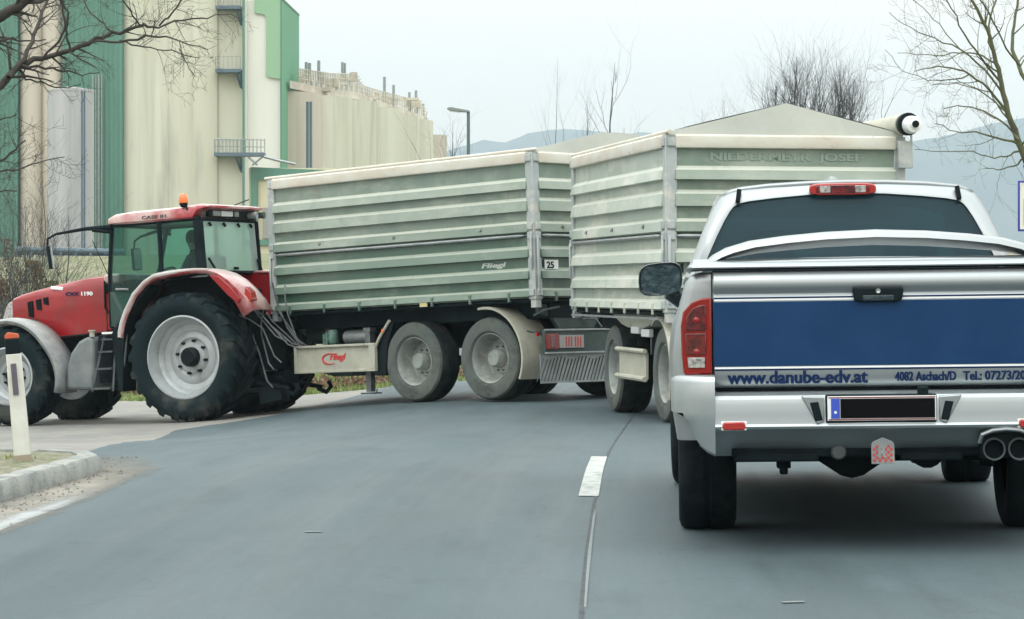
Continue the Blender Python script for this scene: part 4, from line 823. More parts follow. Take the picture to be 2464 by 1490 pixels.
# transmission and chassis
g = MB(); g.b2((-.5, -.3, .55), (.9, .3, 1.35)); g.b2((.9, -.26, .6), (3.2, .26, 1.25)); g.cyl((0, -.9, .93), (0, .9, .93), .16, 14); g.cyl((3.12, -.8, .75), (3.12, .8, .75), .09, 12); g.b2((3.1, -.3, .7), (3.75, .3, 1.1)); g.build('chassis', 'under', TR, bevel=.03)
# bonnet
g = MB(); rows = []
for x, zt, zb, wy in [(1.72, 2.20, 1.35, .46), (2.1, 2.185, 1.31, .46), (2.5, 2.12, 1.28, .46), (2.72, 2.085, 1.40, .455), (2.95, 2.045, 1.58, .45), (3.25, 1.985, 1.6, .43), (3.42, 1.93, 1.6, .41)]:
    rows.append([(x, s_ * wy * a, lerp(zb, zt, t)) for s_, a, t in [(1, 1, 0), (1, 1.0, .3), (1, 1.0, .72), (1, .97, .86), (1, .86, .95), (1, .6, .99), (1, 0, 1), (-1, .6, .99), (-1, .86, .95), (-1, .97, .86), (-1, 1, .72), (-1, 1, .3), (-1, 1, 0)]])
g.grid(rows); BN = g.build('bonnet', 'red', TR, ang=40)
g = MB(); rows = []
for x, zt, k in [(3.42, 1.925, 1), (3.5, 1.9, .98), (3.56, 1.82, .93), (3.64, 1.62, .9)]:
    rows.append([(x if t < .9 else x, y * k * .41, lerp(1.58, zt, t)) for y, t in [(1, 0), (1, .5), (.96, .85), (.6, 1), (-.6, 1), (-.96, .85), (-1, .5), (-1, 0)]])
rows.append([(3.64, 0, 1.6)] * 8)
g.grid(rows); g.build('headlight_panel', 'lamp_clear', BN)
for i, (x0, zt, zb) in enumerate([(3.02, 1.86, 1.62), (2.87, 1.885, 1.72), (2.74, 1.905, 1.79)]):
    g = MB(); g.prism([(x0, zt), (x0 + .09, zt - .015), (x0 + .075, zb + .01), (x0 - .01, zb - .01)], lambda x, z: (x, .40, z), lambda x, z: (x, .468, z)); g.build('vent', 'seam', BN, bevel=.004)
text('CVX', 'lettering', 'navy', BN, (2.42, .462, 1.905), (-1, 0, -.03), (0, 0, 1), .24, .06, bold=.03, lift=.002)
text('1190', 'lettering', 'white', BN, (2.14, .462, 1.90), (-1, 0, -.03), (0, 0, 1), .2, .06, bold=.03, lift=.002)
g = MB(); g.box((2.58, .45, 2.03), (.22, .016, .05), rot=(.0, -.12, 0)); g.build('badge', 'white', BN, bevel=.01)
g = MB(); g.b2((1.45, -.44, 1.35), (1.75, .44, 1.93)); g.build('cowl_lower', 'red', TR, bevel=.03)
g = MB(); g.b2((1.45, -.45, 1.94), (1.76, .45, 2.05)); g.build('cowl_band', 'under', TR, bevel=.01)
g = MB(); g.b2((1.45, -.45, 2.05), (1.76, .45, 2.2)); g.build('cowl_top', 'red_dust', TR, bevel=.04)
g = MB(); g.tube([(1.72, .47, 2.1), (1.73, .47, 1.7), (1.6, .47, 1.55), (1.5, .47, 1.36)], .012, 6); g.tube([(2.55, .47, 1.30), (1.75, .47, 1.34)], .014, 6); g.build('bonnet_trim', 'black', TR)
# front fenders
for sg in (1, -1):
    g = MB(); rows = []; cx, cz, R = 3.10, .75, .83
    for i in range(22):
        a = radians(lerp(105, 196, i / 21)) if 0 else radians(lerp(62, 197, i / 21)); Rr = R + .10 * sm(140, 190, math.degrees(a))
        yi, yo = sg * .58, sg * 1.08
        rows.append([(cx + cos(a) * (Rr - .06), yo, cz + sin(a) * (Rr - .06)), (cx + cos(a) * (Rr - .01), yo + sg * .01, cz + sin(a) * (Rr - .01)), (cx + cos(a) * (Rr + .02), yo - sg * .02, cz + sin(a) * (Rr + .02)), (cx + cos(a) * (Rr + .035), sg * .83, cz + sin(a) * (Rr + .035)), (cx + cos(a) * (Rr + .01), yi, cz + sin(a) * (Rr + .01))])
    g.grid(rows); g.build('front_fender', 'greyplast', TR, solid=.015, ang=50)
# rear fenders: outline from the side, with width
FO = [(1.045, 1.25), (1.04, 1.33), (1.0, 1.47), (.93, 1.62), (.78, 1.86), (.60, 2.02), (.44, 2.105), (.22, 2.135), (.0, 2.155), (-.25, 2.17), (-.47, 2.165), (-.64, 2.11), (-.79, 2.02), (-.95, 1.88), (-1.08, 1.74), (-1.20, 1.56)]
for sg in (1, -1):
    g = MB(); rows = []
    for i, (x, z) in enumerate(FO):
        c = Vector((x, 0, z - .93)); n_ = c.normalized(); t_ = 0; wdt = lerp(.055, .20, sm(9, 15, i)); inn = Vector((x, 0, z)) - n_ * wdt
        rows.append([(inn.x, sg * 1.13, inn.z), (x - n_.x * .01, sg * 1.15, z - n_.z * .01), (x, sg * 1.12, z), (x + n_.x * .015, sg * .95, z + n_.z * .015), (x, sg * .66, z + .0), (x - n_.x * .02, sg * .55, z - .02)])
    g.grid(rows); FD = g.build('rear_fender', 'red_dust' , TR, solid=.02, ang=45)
    g = MB(); g.tube([(x * 1.006, sg * 1.125, z + .004) for x, z in FO[:11]], [.035] * 8 + [.03, .02, .01], 8); g.build('fender_strip', 'fenderpale', FD)
    g = MB(); g.prism([(-.50, 2.08), (-.66, 2.06), (-.85, 1.9), (-1.0, 1.72), (-.96, 1.66), (-.8, 1.78), (-.6, 1.98)], lambda x, z: (x, sg * 1.12, z), lambda x, z: (x, sg * 1.165, z)); g.build('fender_panel', 'red', FD, bevel=.01)
    g = MB(); g.prism([(-1.02, 1.90), (-1.1, 1.82), (-1.13, 1.7), (-1.07, 1.66), (-1.0, 1.75)], lambda x, z: (x, sg * .9, z), lambda x, z: (x - .03, sg * 1.1, z)); g.build('tail_light', 'lamp_bright', FD, bevel=.01)
    g = MB(); g.prism([(.95, .5), (1.06, .5), (1.03, 1.33), (.78, 1.84), (.44, 2.08), (-.2, 2.13), (-.5, 2.1), (-.8, 1.9), (-.6, 1.3), (.3, 1.2)], lambda x, z: (x, sg * .52, z), lambda x, z: (x, sg * .55, z)); g.build('inner_panel', 'red' if sg < 0 else 'under', FD)
# black side skirt in front of rear wheel
g = MB(); g.prism([(1.05, .47), (1.13, .47), (1.22, 1.3), (.9, 1.75), (.6, 2.0), (.52, 1.97), (.88, 1.62), (1.0, 1.32)], lambda x, z: (x, 1.10, z), lambda x, z: (x, .75, z)); g.build('fender_edge', 'under', TR, bevel=.01)
# cab frame: posts and belts
CW = .78
def bar(g, a, b, r): g.tube([a, b], r, 8)
g = MB()
for sg in (1, -1):
    y = sg * CW
    g.tube([(1.52, sg * .62, 1.40), (1.49, sg * .66, 2.2), (1.37, sg * .74, 2.9)], .035, 8)
    g.tube([(.52, y, 2.0), (.54, y, 2.9)], .035, 8)
    g.tube([(-.16, y, 2.1), (-.12, y, 2.9)], .075, 8)
    g.tube([(1.38, sg * .74, 2.9), (-.15, sg * .78, 2.92)], .035, 8)
    g.tube([(1.5, sg * .64, 1.38), (1.15, sg * .74, 1.38), (.95, y, 1.6), (.52, y, 2.02), (-.2, y, 2.14)], .025, 8)
g.tube([(1.38, -.74, 2.9), (1.38, .74, 2.9)], .035, 8); g.tube([(-.15, -.78, 2.9), (-.15, .78, 2.9)], .03, 8); g.tube([(-.2, -.78, 2.14), (-.2, .78, 2.14)], .03, 8)
CB = g.build('cab_frame', 'under', TR)
def pane(pts, name, m):
    g = MB(); g.add(pts, [tuple(range(len(pts)))]); return g.build(name, m, TR, smooth=False)
for sg in (1, -1):
    y = sg * (CW - .0)
    g = MB(); g.add([(1.5, sg * .655, 1.42), (1.49, sg * .67, 2.2), (1.37, sg * .745, 2.88), (.53, y, 2.88), (.53, y, 2.02), (.95, y, 1.6), (1.15, sg * .745, 1.40)], [(0, 1, 2, 3, 4, 5, 6)]); dr = g.build('door', 'glassgreen', TR, smooth=False)
    g = MB(); g.tube([(1.33, sg * .76, 1.96), (1.1, sg * .79, 1.95)], .018, 6); g.build('handle', 'greyplast', dr)
    g = MB(); g.add([(1.5, sg * .66, 1.42), (1.5, sg * .675, 1.93), (1.0, sg * .76, 1.93), (.72, y, 1.83), (.95, y, 1.6), (1.15, sg * .75, 1.40)], [(0, 1, 2, 3, 4, 5)]); g.build('door_panel', mat('door_panel', (.012, .05, .04), .12, coat=.5), dr, smooth=False, solid=.01)
    pane([(.49, y, 2.06), (.51, y, 2.88), (-.08, y, 2.88), (-.1, y, 2.14)], 'side_window', 'glassgreen')
g = MB()
for yy in (.6, .2, -.2, -.55): g.tube([(-.19, yy, 2.86), (-.21, yy - .03, 2.81)], .02, 6)
g.tube([(-.24, .0, 2.2), (-.24, -.08, 2.2)], .025, 6); g.tube([(-.24, .72, 2.34), (-.26, .55, 2.16)], .018, 6); g.tube([(-.22, -.70, 2.34), (-.24, -.78, 2.16)], .018, 6); g.build('window_hinges', 'under', TR)
pane([(-.21, -.75, 2.17), (-.21, .72, 2.17), (-.17, .74, 2.88), (-.17, -.75, 2.88)], 'rear_window', 'glassdusty')
pane([(1.5, -.62, 2.2), (1.5, .62, 2.2), (1.38, .73, 2.88), (1.38, -.73, 2.88)], 'windscreen', 'glasslight')
g = MB(); g.b2((-.2, -.72, 1.35), (1.1, .72, 1.48)); g.b2((-.42, -.45, 1.2), (-.2, .45, 1.9)); g.build('cab_floor', 'under', TR, bevel=.03)
# roof
g = MB(); rows = []
for x, zb, zt, wy in [(1.46, 2.90, 2.93, .70), (1.43, 2.90, 3.02, .76), (1.32, 2.90, 3.065, .80), (1.0, 2.90, 3.09, .82), (.3, 2.91, 3.11, .83), (-.05, 2.91, 3.13, .83), (-.14, 3.02, 3.135, .83), (-.24, 3.06, 3.12, .81), (-.30, 3.07, 3.1, .78)]:
    rows.append([(x, wy * a, lerp(zb, zt, t)) for a, t in [(.96, 0), (1.0, .15), (1.0, .5), (.97, .8), (.88, .95), (.5, 1), (0, 1), (-.5, 1), (-.88, .95), (-.97, .8), (-1, .5), (-1, .15), (-.96, 0), (0, 0), (.96, 0)]])
g.grid(rows); n = 15; g.f.append(tuple(range(n))); g.f.append(tuple(range(len(g.v) - n, len(g.v)))); RF = g.build('roof', 'red_dust', TR, ang=45)
g = MB(); g.b2((1.44, -.6, 2.92), (1.485, .6, 3.0)); g.build('roof_light_bar', 'lamp_dark', RF, bevel=.01)
text('CASE IH', 'lettering', 'darkplast', RF, (.80, .828, 2.95), (-1, 0, .012), (0, 0, 1), .42, .05, bold=.02, lift=.003)
g = MB(); g.b2((-.14, -.72, 2.94), (-.2, .6, 3.05)); WL = g.build('work_light', 'black', TR, bevel=.01)
for a_, b_, m_ in ((.50, .30, 'galv'), (.27, -.05, 'white'), (-.1, -.22, 'galv')): g = MB(); g.b2((-.19, a_, 2.955), (-.215, b_, 3.035)); g.build('light_lens', m_, WL, bevel=.01)
g = MB(); g.tube([(-.2, -.5, 2.98), (-.34, -.52, 2.98)], [.045, .055], 12); g.build('work_light', 'galv', TR)
g = MB(); g.tube([(-.2, -.74, 2.99), (-.33, -.76, 2.99)], [.04, .05], 12); g.build('work_light', 'darkplast', TR)
# beacon and aerials
g = MB(); g.tube([(.03, .80, 2.95), (.03, .81, 3.05), (.07, .8, 3.12)], .018, 8); g.tube([(.09, .8, 3.10), (.1, .8, 3.15)], [.05, .065], 14); BCN = g.build('beacon_base', 'black', TR)
g = MB(); g.lathe([(.068, 0), (.07, .05), (.062, .10), (.04, .135), (0, .145)], (.10, .8, 3.15), n=20, axis='z'); g.build('beacon', 'orange', TR)
g = MB(); g.tube([(.5, -.3, 3.09), (.85, -.3, 3.22)], .008, 5); g.build('aerial', 'under', TR); g = MB(); g.tube([(-.1, -.2, 3.12), (-.4, -.2, 3.2)], .008, 5); g.build('aerial', 'under', TR)
# mirrors on forward arms
for sg in (1, -1):
    g = MB(); g.tube([(1.36, sg * .80, 2.87), (1.7, sg * .95, 2.86), (2.1, sg * 1.12, 2.80), (2.22, sg * 1.15, 2.74), (2.24, sg * 1.15, 2.60)], [.04, .028, .018, .016, .014], 8)
    g.tube([(1.36, sg * .80, 2.80), (1.6, sg * .92, 2.84)], .03, 8); MA = g.build('mirror_arm', 'under', TR)
    g = MB(); g.box((2.2, sg * 1.15, 2.46), (.05, .16, .34), rot=(0, .1, .5 * sg)); mr_ = g.build('mirror', 'under', MA, bevel=.02)
    g = MB(); g.box((2.165, sg * 1.14, 2.46), (.015, .13, .30), rot=(0, .1, .5 * sg)); g.build('mirror_glass', 'chrome', MA)
g = MB(); g.tube([(1.85, .55, 2.70), (1.6, .56, 2.2), (1.52, .56, 2.1)], .006, 5) ; g.build('wiper_hose', 'under', TR)
# fuel tank, steps, battery box
g = MB(); g.prism([(1.62, .50), (1.62, 1.26), (1.72, 1.29), (1.88, 1.22), (2.02, 1.06), (2.10, .86), (2.12, .52)], lambda x, z: (x, .45, z), lambda x, z: (x, .98, z)); g.build('fuel_tank', mat('tankplastic', (.12, .145, .15), .5, col2=(.19, .21, .21), nscale=3), TR, bevel=.05)
g = MB(); g.tube([(1.66, .93, 1.28), (1.66, .93, 1.36)], .04, 10); g.tube([(1.66, .93, 1.36), (1.66, .93, 1.38)], .06, 10); g.build('tank_cap', 'cream', TR)
g = MB()
for a, b in (((1.40, 1.0, 1.27), (1.58, 1.1, .48)), ((1.20, 1.0, 1.27), (1.22, 1.1, .48))): g.tube([a, b], .018, 6)
for t in (.05, .28, .6, .97): g.box((lerp(1.30, 1.40, t), lerp(1.0, 1.1, t), lerp(1.27, .5, t)), (lerp(.2, .34, t), .16, .025))
g.build('steps', 'darkplast', TR)
g = MB(); g.b2((1.16, .5, .6), (1.6, .88, 1.3)); g.build('battery_box', 'under', TR, bevel=.02); g = MB(); g.b2((1.16, .86, 1.31), (1.42, 1.04, 1.34)); g.build('step_plate', 'white', TR)
g = MB(); g.tube([(1.12, 1.05, .55), (1.0, 1.08, 1.0), (1.02, 1.0, 1.3)], .02, 6); g.build('grab_rail', 'darkplast', TR)
# hitch linkage and hoses at the rear
g = MB()
for p in ([(-.9, .75, 1.7), (-1.2, .7, 1.35), (-1.5, .45, 1.0)], [(-1.0, .2, 1.8), (-1.25, .3, 1.3), (-1.6, .3, .98)], [(-.7, .7, 1.5), (-1.05, .65, 1.3), (-1.25, .5, .8)], [(-.5, .55, 1.75), (-.9, .6, 1.55), (-1.35, .5, 1.1)], [(-.6, .3, 1.7), (-1.0, .35, 1.35), (-1.45, .2, 1.02)], [(-.55, .1, 1.9), (-.95, .2, 1.4), (-1.5, .1, .98)], [(-1.1, .7, 1.55), (-1.0, .6, 1.2), (-1.15, .55, .7)], [(-.8, .55, 1.3), (-.95, .6, .95), (-1.15, .6, .45)], [(-1.3, .4, 1.9), (-1.35, .45, 1.5), (-1.5, .3, 1.05)], [(-1.15, .5, 1.95), (-1.2, .4, 1.5), (-1.55, .2, 1.0)]):
    g.tube([Vector(p[0]), Vector(p[1]).lerp(Vector(p[0]), .5) + Vector((.02, 0, .03)), Vector(p[1]), Vector(p[2]).lerp(Vector(p[1]), .3) + Vector((.03, 0, -.05)), Vector(p[2])], .011, 6)
g.build('hoses', 'steel', TR)
g = MB()
for sg in (1, -1):
    g.tube([(-.3, sg * .35, .62), (-.9, sg * .45, .5), (-1.35, sg * .48, .42)], [.05, .045, .03], 8); g.tube([(-.45, sg * .45, 1.45), (-.98, sg * .46, .52)], .03, 8)
    g.tube([(-1.28, sg * .48, .40), (-1.42, sg * .48, .34), (-1.5, sg * .48, .42), (-1.46, sg * .48, .5)], .035, 8); g.box((-.75, sg * .5, 1.15), (.06, .06, .5), rot=(0, .5, 0)); g.box((-1.0, sg * .55, 1.5), (.04, .05, .34), rot=(0, -.7, 0))
g.tube([(-.4, 0, 1.3), (-1.2, 0, 1.15)], .045, 8); g.b2((-.55, -.4, .45), (-.9, .4, .62)); g.b2((-1.3, -.1, .55), (-.5, .1, .68)); g.box((-1.02, .35, .35), (.35, .3, .25), rot=(.1, .2, .1)); g.box((-.8, .2, 1.0), (.4, .5, .6)); g.b2((-.75, -.5, .9), (-.3, .5, 1.5)); g.tube([(-1.2, .5, .6), (-1.28, .0, .35), (-1.2, -.5, .6)], .03, 6)
g.build('linkage', 'under', TR, bevel=.008)
# seat, steering wheel
g = MB(); g.b2((.1, -.26, 1.75), (.6, .26, 1.9)); g.b2((.03, -.24, 1.88), (.17, .24, 2.4)); g.b2((.2, -.15, 1.45), (.5, .15, 1.75)); g.build('seat', 'under', TR, bevel=.04)
g = MB(); pts = [Matrix.Rotation(radians(35), 3, 'Y') @ Vector((cos(a) * .21, sin(a) * .21, 0)) + Vector((1.0, 0, 2.14)) for a in [2 * pi * i / 20 for i in range(21)]]; g.tube(pts, .018, 6); g.tube([(1.0, 0, 2.14), (1.3, 0, 1.5)], .03, 8); g.b2((1.25, -.35, 1.6), (1.42, .35, 2.1)); g.build('steering_wheel', 'under', TR)
g = MB(); g.box((-.02, .70, 2.13), (.36, .02, .11)); g.build('side_sign', 'white', TR)
# ---- driver
def person(loc, rotz):
    V = [((0, 0, .10), .15), ((-.03, 0, .28), .14), ((-.05, 0, .48), .165), ((-.03, 0, .585), .07), ((0, 0, .66), .06), ((.02, 0, .74), .085), ((.02, 0, .82), .088), ((.01, 0, .875), .05)]
    Ed = [(i, i + 1) for i in range(7)]
    for sg in (1, -1):
        n = len(V); V += [((-.05, sg * .17, .50), .07), ((.02, sg * .25, .34), .052), ((.12, sg * .27, .22), .044), ((.34, sg * .2, .27), .034), ((.44, sg * .17, .30), .03)]
        Ed += [(2, n), (n, n + 1), (n + 1, n + 2), (n + 2, n + 3), (n + 3, n + 4)]
        f0 = len(V)                               # fingers curled on the wheel rim
        for k in range(4): V += [((.49, sg * (.15 + .018 * k), .315), .010), ((.51, sg * (.148 + .018 * k), .29), .009)]; Ed += [(n + 4, f0 + 2 * k), (f0 + 2 * k, f0 + 2 * k + 1)]
        n = len(V); V += [((.08, sg * .11, .06), .095), ((.42, sg * .15, .08), .075), ((.50, sg * .15, -.12), .055), ((.50, sg * .15, -.36), .04), ((.60, sg * .15, -.41), .035)]
        Ed += [(0, n), (n, n + 1), (n + 1, n + 2), (n + 2, n + 3), (n + 3, n + 4)]
    me = bpy.data.meshes.new('person'); me.from_pydata([v for v, r in V], Ed, []); o = bpy.data.objects.new('person', me); COL.objects.link(o)
    md = o.modifiers.new('k', 'SKIN'); sk = me.skin_vertices[0].data if me.skin_vertices else None
    if not me.skin_vertices:
        bpy.context.view_layer.objects.active = o; o.select_set(True); bpy.ops.mesh.customdata_skin_add(); sk = me.skin_vertices[0].data
    for i, (v, r) in enumerate(V): sk[i].radius = (r, r)
    sk[0].use_root = True; s2 = o.modifiers.new('s', 'SUBSURF'); s2.levels = 1; s2.render_levels = 1
    bpy.context.view_layer.update(); dg = bpy.context.evaluated_depsgraph_get(); m2 = bpy.data.meshes.new_from_object(o.evaluated_get(dg)); bpy.data.objects.remove(o)
    m2.materials.clear(); m2.materials.append(M['cloth']); m2.materials.append(M['skin'])
    for p in m2.polygons:
        c = p.center; p.material_index = 1 if (c.z > .63 or c.x > .40 and c.z > .24) else 0; p.use_smooth = True
    P = bpy.data.objects.new('person', m2); COL.objects.link(P); P.location = loc; P.rotation_euler = rotz
    tag(P, 'driver in dark clothes seated at the wheel inside the red tractor cab', 'person')
    g = MB(); g.lathe([(.0, .12), (.05, .11), (.09, .07), (.102, .02), (.10, -.03), (.085, -.07)], (.005, 0, .80), n=18, axis='z'); g.build('hair', 'hair', P)
    g = MB(); g.lathe([(0, .02), (.012, .01), (.015, -.01), (0, -.02)], (.108, 0, .765), n=8, axis='z')
    for s_ in (1, -1): g.lathe([(0, .03), (.01, .02), (.012, -.02), (0, -.03)], (.02, s_ * .09, .77), n=8, axis='z')
    g.build('face_details', 'skin', P)
    g = MB()
    for s_ in (1, -1): g.box((.1, s_ * .032, .80), (.01, .02, .01))
    g.box((.098, 0, .715), (.01, .045, .008)); g.build('eyes_mouth', 'hair', P)
    return P
Rm = Euler((0, radians(2.5), radians(155))).to_matrix()
pp = Rm @ Vector((.46, .0, 1.88)) + Vector((-4.18, 39.04, -.60))
person(tuple(pp), (0, radians(2.5), radians(155)))

# ================================================================= ROADSIDE THINGS
# delineator post
dp = empty('delineator_post', (-3.35, 18.3, .075), (radians(0), radians(-5), radians(6)), label='white roadside marker post with black cap on the kerbed island', cat='marker post')
def dpost(z0, z1, k0, k1, g):
    pl = [(-.054, -.035), (.0, -.052), (.054, -.035), (.045, .04), (-.045, .04)]
    g.prism(pl, lambda x, y: (x * k0, y * k0, z0), lambda x, y: (x * k1, y * k1, z1))
g = MB(); dpost(.08, .78, 1.12, .98, g); pb = g.build('post', mat('postwhite', (.62, .63, .58), .5, col2=(.5, .5, .44), nscale=4, col3=(.3, .27, .2), n3=9, n3lo=.62, n3hi=.8), dp, bevel=.006)
g = MB(); dpost(.781, .885, 1.0, .96, g); g.build('cap', 'black', dp, bevel=.006)
g = MB(); g.prism([(-.05, .886), (.045, .886), (.04, .915), (-.03, .93), (-.05, .91)], lambda x, z: (x, -.03, z), lambda x, z: (x, .03, z)); g.build('cap_top', mat('captop', (.5, .1, .04), .5), dp, bevel=.004)
g = MB(); g.b2((-.024, -.062, .50), (.014, -.04, .715)); g.build('reflector', 'greyplast' if 0 else mat('refl', (.1, .09, .11), .3, coat=.6), dp, bevel=.003)
g = MB(); dpost(.0, .082, 1.2, 1.13, g); g.build('post_foot', mat('dirtfoot', (.3, .26, .19), .9), dp)
# street lamp
sl = empty('street_lamp', ((1127 - 1232) / 64.16, 100, H(-1.6, 100)), label='slim street lamp with angled head above the green trailer', cat='street lamp')
z0 = H(-1.6, 100); top = 1.29 + (698 - 270) / 64.16 - z0
g = MB(); g.tube([(0, 0, 0), (0, 0, 2.0), (0, 0, top)], [.10, .07, .06], 12); g.build('pole', 'lampgrey', sl)
g = MB(); g.prism([(.06, -.02), (-.25, .0), (-.70, .06), (-.80, .10), (-.78, .17), (-.66, .19), (.0, .07), (.06, .04)], lambda x, z: (x, -.12, top + z), lambda x, z: (x, .12, top + z)); lh = g.build('lamp_head', mat('lamphead', (.2, .24, .24), .5), sl, bevel=.02)
g = MB(); g.prism([(-.3, -.005), (-.72, .055), (-.7, .03), (-.3, -.03)], lambda x, z: (x, -.09, top + z), lambda x, z: (x, .09, top + z)); g.build('lamp_lens', 'whiteclad', lh)
# blue framed sign at right
sx0 = (2450 - 1232) / 6416 * 45; sn = empty('road_sign', (sx0 + .55, 45, H(9, 45)), label='blue framed information sign at the right edge behind the pickup', cat='sign')
zt = 1.29 + (698 - 435) / 6416 * 45 - H(9, 45); zb = 1.29 + (698 - 557) / 6416 * 45 - H(9, 45)
g = MB(); g.b2((-.55, 0, zb), (.55, .05, zt)); bd = g.build('board', 'signblue', sn, bevel=.01)
g = MB(); g.b2((-.52, -.006, zb + .035), (.52, .01, zt - .035)); g.build('panel', 'whiteclad', bd)
g = MB(); g.b2((-.47, -.012, zb + .1), (.3, -.002, zb + .55)); g.build('panel_picture', 'signbeige', bd)
for x in (-.4, .4): g = MB(); g.cyl((x, .08, 0), (x, .08, zt), .03, 10); g.build('pole', 'galv', sn)

# ================================================================= SILOS AND BUILDINGS (200 m away)
S = 6416 / 200; bx = lambda xd, Y=200: (xd - 1232) / 6416 * Y; bz = lambda yd, Y=200: 1.29 + (698 - yd) / 6416 * Y
GZ = 3.0
sb = empty('silo_building', (bx(300), 200, GZ), label='tall cream grain silo building with green cladding stripes', cat='building')
def sbm(): return MB(Vector((-bx(300), -200, -GZ)))
def corr(g, x0, x1, y, z0, z1, pitch, amp):     # vertically ribbed sheet
    n = max(2, int((x1 - x0) / pitch * 4)); rows = [[], []]
    for i in range(n + 1):
        x = lerp(x0, x1, i / n); d = -amp * (1 if (i % 4) < 2 else 0)
        rows[0].append((x, y + d, z0)); rows[1].append((x, y + d, z1))
    g.grid(rows)
def bays(g, edges, y, z0, z1, bulge):
    r0, r1 = [], []
    for a, b in zip(edges[:-1], edges[1:]):
        for i in range(9):
            t = i / 8; x = lerp(a, b, t); d = -bulge * sin(t * pi) ** .6
            r0.append((x, y + d, z0)); r1.append((x, y + d, z1))
    g.grid([r0, r1])
ZT = 46
g = sbm(); g.b2((bx(-500), 200.5, 0), (bx(592), 225, ZT)); g.build('core', 'concrete', sb)
g = sbm(); bays(g, [bx(v) for v in (296, 350, 405, 462, 522)], 200.3, 0, ZT, .25); g.build('wall', 'concrete', sb, ang=40)
g = sbm(); bays(g, [bx(v) for v in (45, 100, 153)], 200.3, 0, ZT, .7); g.build('wall', 'concrete_pink', sb, ang=40)
g = sbm(); corr(g, bx(153), bx(296), 199.6, 0, ZT, .35, .08); g.b2((bx(153), 199.62, 0), (bx(296), 200.6, ZT)); g.build('cladding', 'gclad', sb, ang=20)
g = sbm(); corr(g, bx(-420), bx(45), 199.6, 0, ZT, .35, .08); g.b2((bx(-420), 199.62, 0), (bx(45), 200.6, ZT)); g.build('cladding', 'gclad', sb, ang=20)
g = sbm(); g.b2((bx(522), 200.9, 0), (bx(592), 201.5, ZT)); g.build('stair_recess', 'concrete_warm', sb)
g = sbm(); g.b2((bx(588), 199.4, 0), (bx(596), 201, ZT)); g.build('wall_edge', 'whiteclad', sb)
for yd in (20, 172, 374):
    g = sbm(); g.b2((bx(521), 199.2, bz(yd + 4)), (bx(581), 200.9, bz(yd - 4))); pf = g.build('platform', 'bluegrey', sb)
    g = sbm(); g.tube([(bx(570), 199.4, bz(yd + 5)), (bx(580), 200.7, bz(yd + 42))], .1, 5); g.tube([(bx(580), 199.3, bz(yd)), (bx(581), 200.6, bz(yd + 42))], .08, 5); g.build('bracket', 'bluegrey', pf)
    g = sbm()
    for k in range(7): x = lerp(bx(521), bx(581), k / 6); g.tube([(x, 199.25, bz(yd)), (x, 199.25, bz(yd) + 1.05)], .018, 4)
    g.tube([(bx(521), 199.25, bz(yd) + 1.05), (bx(581), 199.25, bz(yd) + 1.05)], .02, 4); g.build('railing', 'galv', pf)
for yd in (-8, 137, 340):
    g = sbm(); g.b2((bx(536), 200.7, bz(yd + 34)), (bx(576), 200.95, bz(yd - 36))); fr = g.build('door_frame', 'whiteclad', sb)
    g = sbm(); g.b2((bx(541), 200.6, bz(yd + 32)), (bx(573), 200.72, bz(yd - 31))); g.build('door', 'gclad' if yd < 300 else 'concrete_warm', fr)
for xd, r in ((589, .09), (228, .07), (235, .05), (242, .08), (249, .05)):
    g = sbm(); g.cyl((bx(xd), 199.1, 0 if xd > 500 else 0), (bx(xd), 199.1, ZT if xd > 500 else bz(181)), r, 8); g.build('downpipe', 'gclad' if xd > 500 else 'galv', sb)
# clad tower with stepped light green field
ct = empty('elevator_tower', (bx(635), 200, GZ), label='white and green clad tower with a darker green side face', cat='building')
def ctm(): return MB(Vector((-bx(635), -200, -GZ)))
zt = 23.1; X1 = bx(676); X0 = bx(596)
g = ctm(); g.b2((X0, 199.9, 0), (X1 - .02, 213, zt - .1)); g.build('wall', 'whiteclad', ct)
poly = [(bx(613), zt), (bx(613), bz(32)), (bx(637), bz(36)), (bx(641), bz(42)), (bx(641), bz(182)), (bx(648), bz(187)), (X1, bz(191)), (X1, zt)]
g = ctm(); g.prism(poly, lambda x, z: (x, 199.7, z), lambda x, z: (x, 199.9, z)); g.build('light_cladding', 'gclad2', ct)
g = ctm(); n = 24; rows = [[], []]
for i in range(n * 4 + 1):
    t = i / (n * 4); y = lerp(199.75, 212, t); x = lerp(X1, bx(718, 212), t) + (.06 if (i % 4) < 2 else 0)
    rows[0].append((x, y, 0)); rows[1].append((x, y, zt + .05))
g.grid(rows); g.build('side_cladding', 'gclad3', ct, ang=20)
g = ctm(); g.tube([(X1, 199.7, zt + .05), (bx(718, 212), 212, zt + .05)], .12, 6); g.tube([(X1 + .03, 199.7, 0), (X1 + .03, 199.7, zt)], .06, 5); g.build('roof_trim', 'gclad', ct)
# steel silo
ss = empty('steel_silo', (bx(170, 190), 190, GZ), label='grey cylindrical steel silo standing before the green stripe', cat='silo')
r = (bx(226, 190) - bx(115, 190)) / 2; h = bz(222, 190) - GZ
g = MB(); rows = [[(cos(a) * r * (1 + .003 * (j % 2)), sin(a) * r * (1 + .003 * (j % 2)), h * j / 36) for a in [2 * pi * i / 40 for i in range(41)]] for j in range(37)]; g.grid(rows); g.build('shell', 'greysteel', ss, ang=60)
g = MB(); g.lathe([(r * 1.02, h), (r * 1.02, h + .15), (r * .3, h + .35), (0, h + .4)], (0, 0, 0), n=36, axis='z'); g.build('roof', 'greysteel', ss)
g = MB(); g.tube([(r * .62, -r * .8, 0), (r * .62, -r * .8, h)], .06, 5); g.tube([(r * .72, -r * .72, 0), (r * .72, -r * .72, h)], .06, 5); g.build('ladder', 'bluegrey', ss)
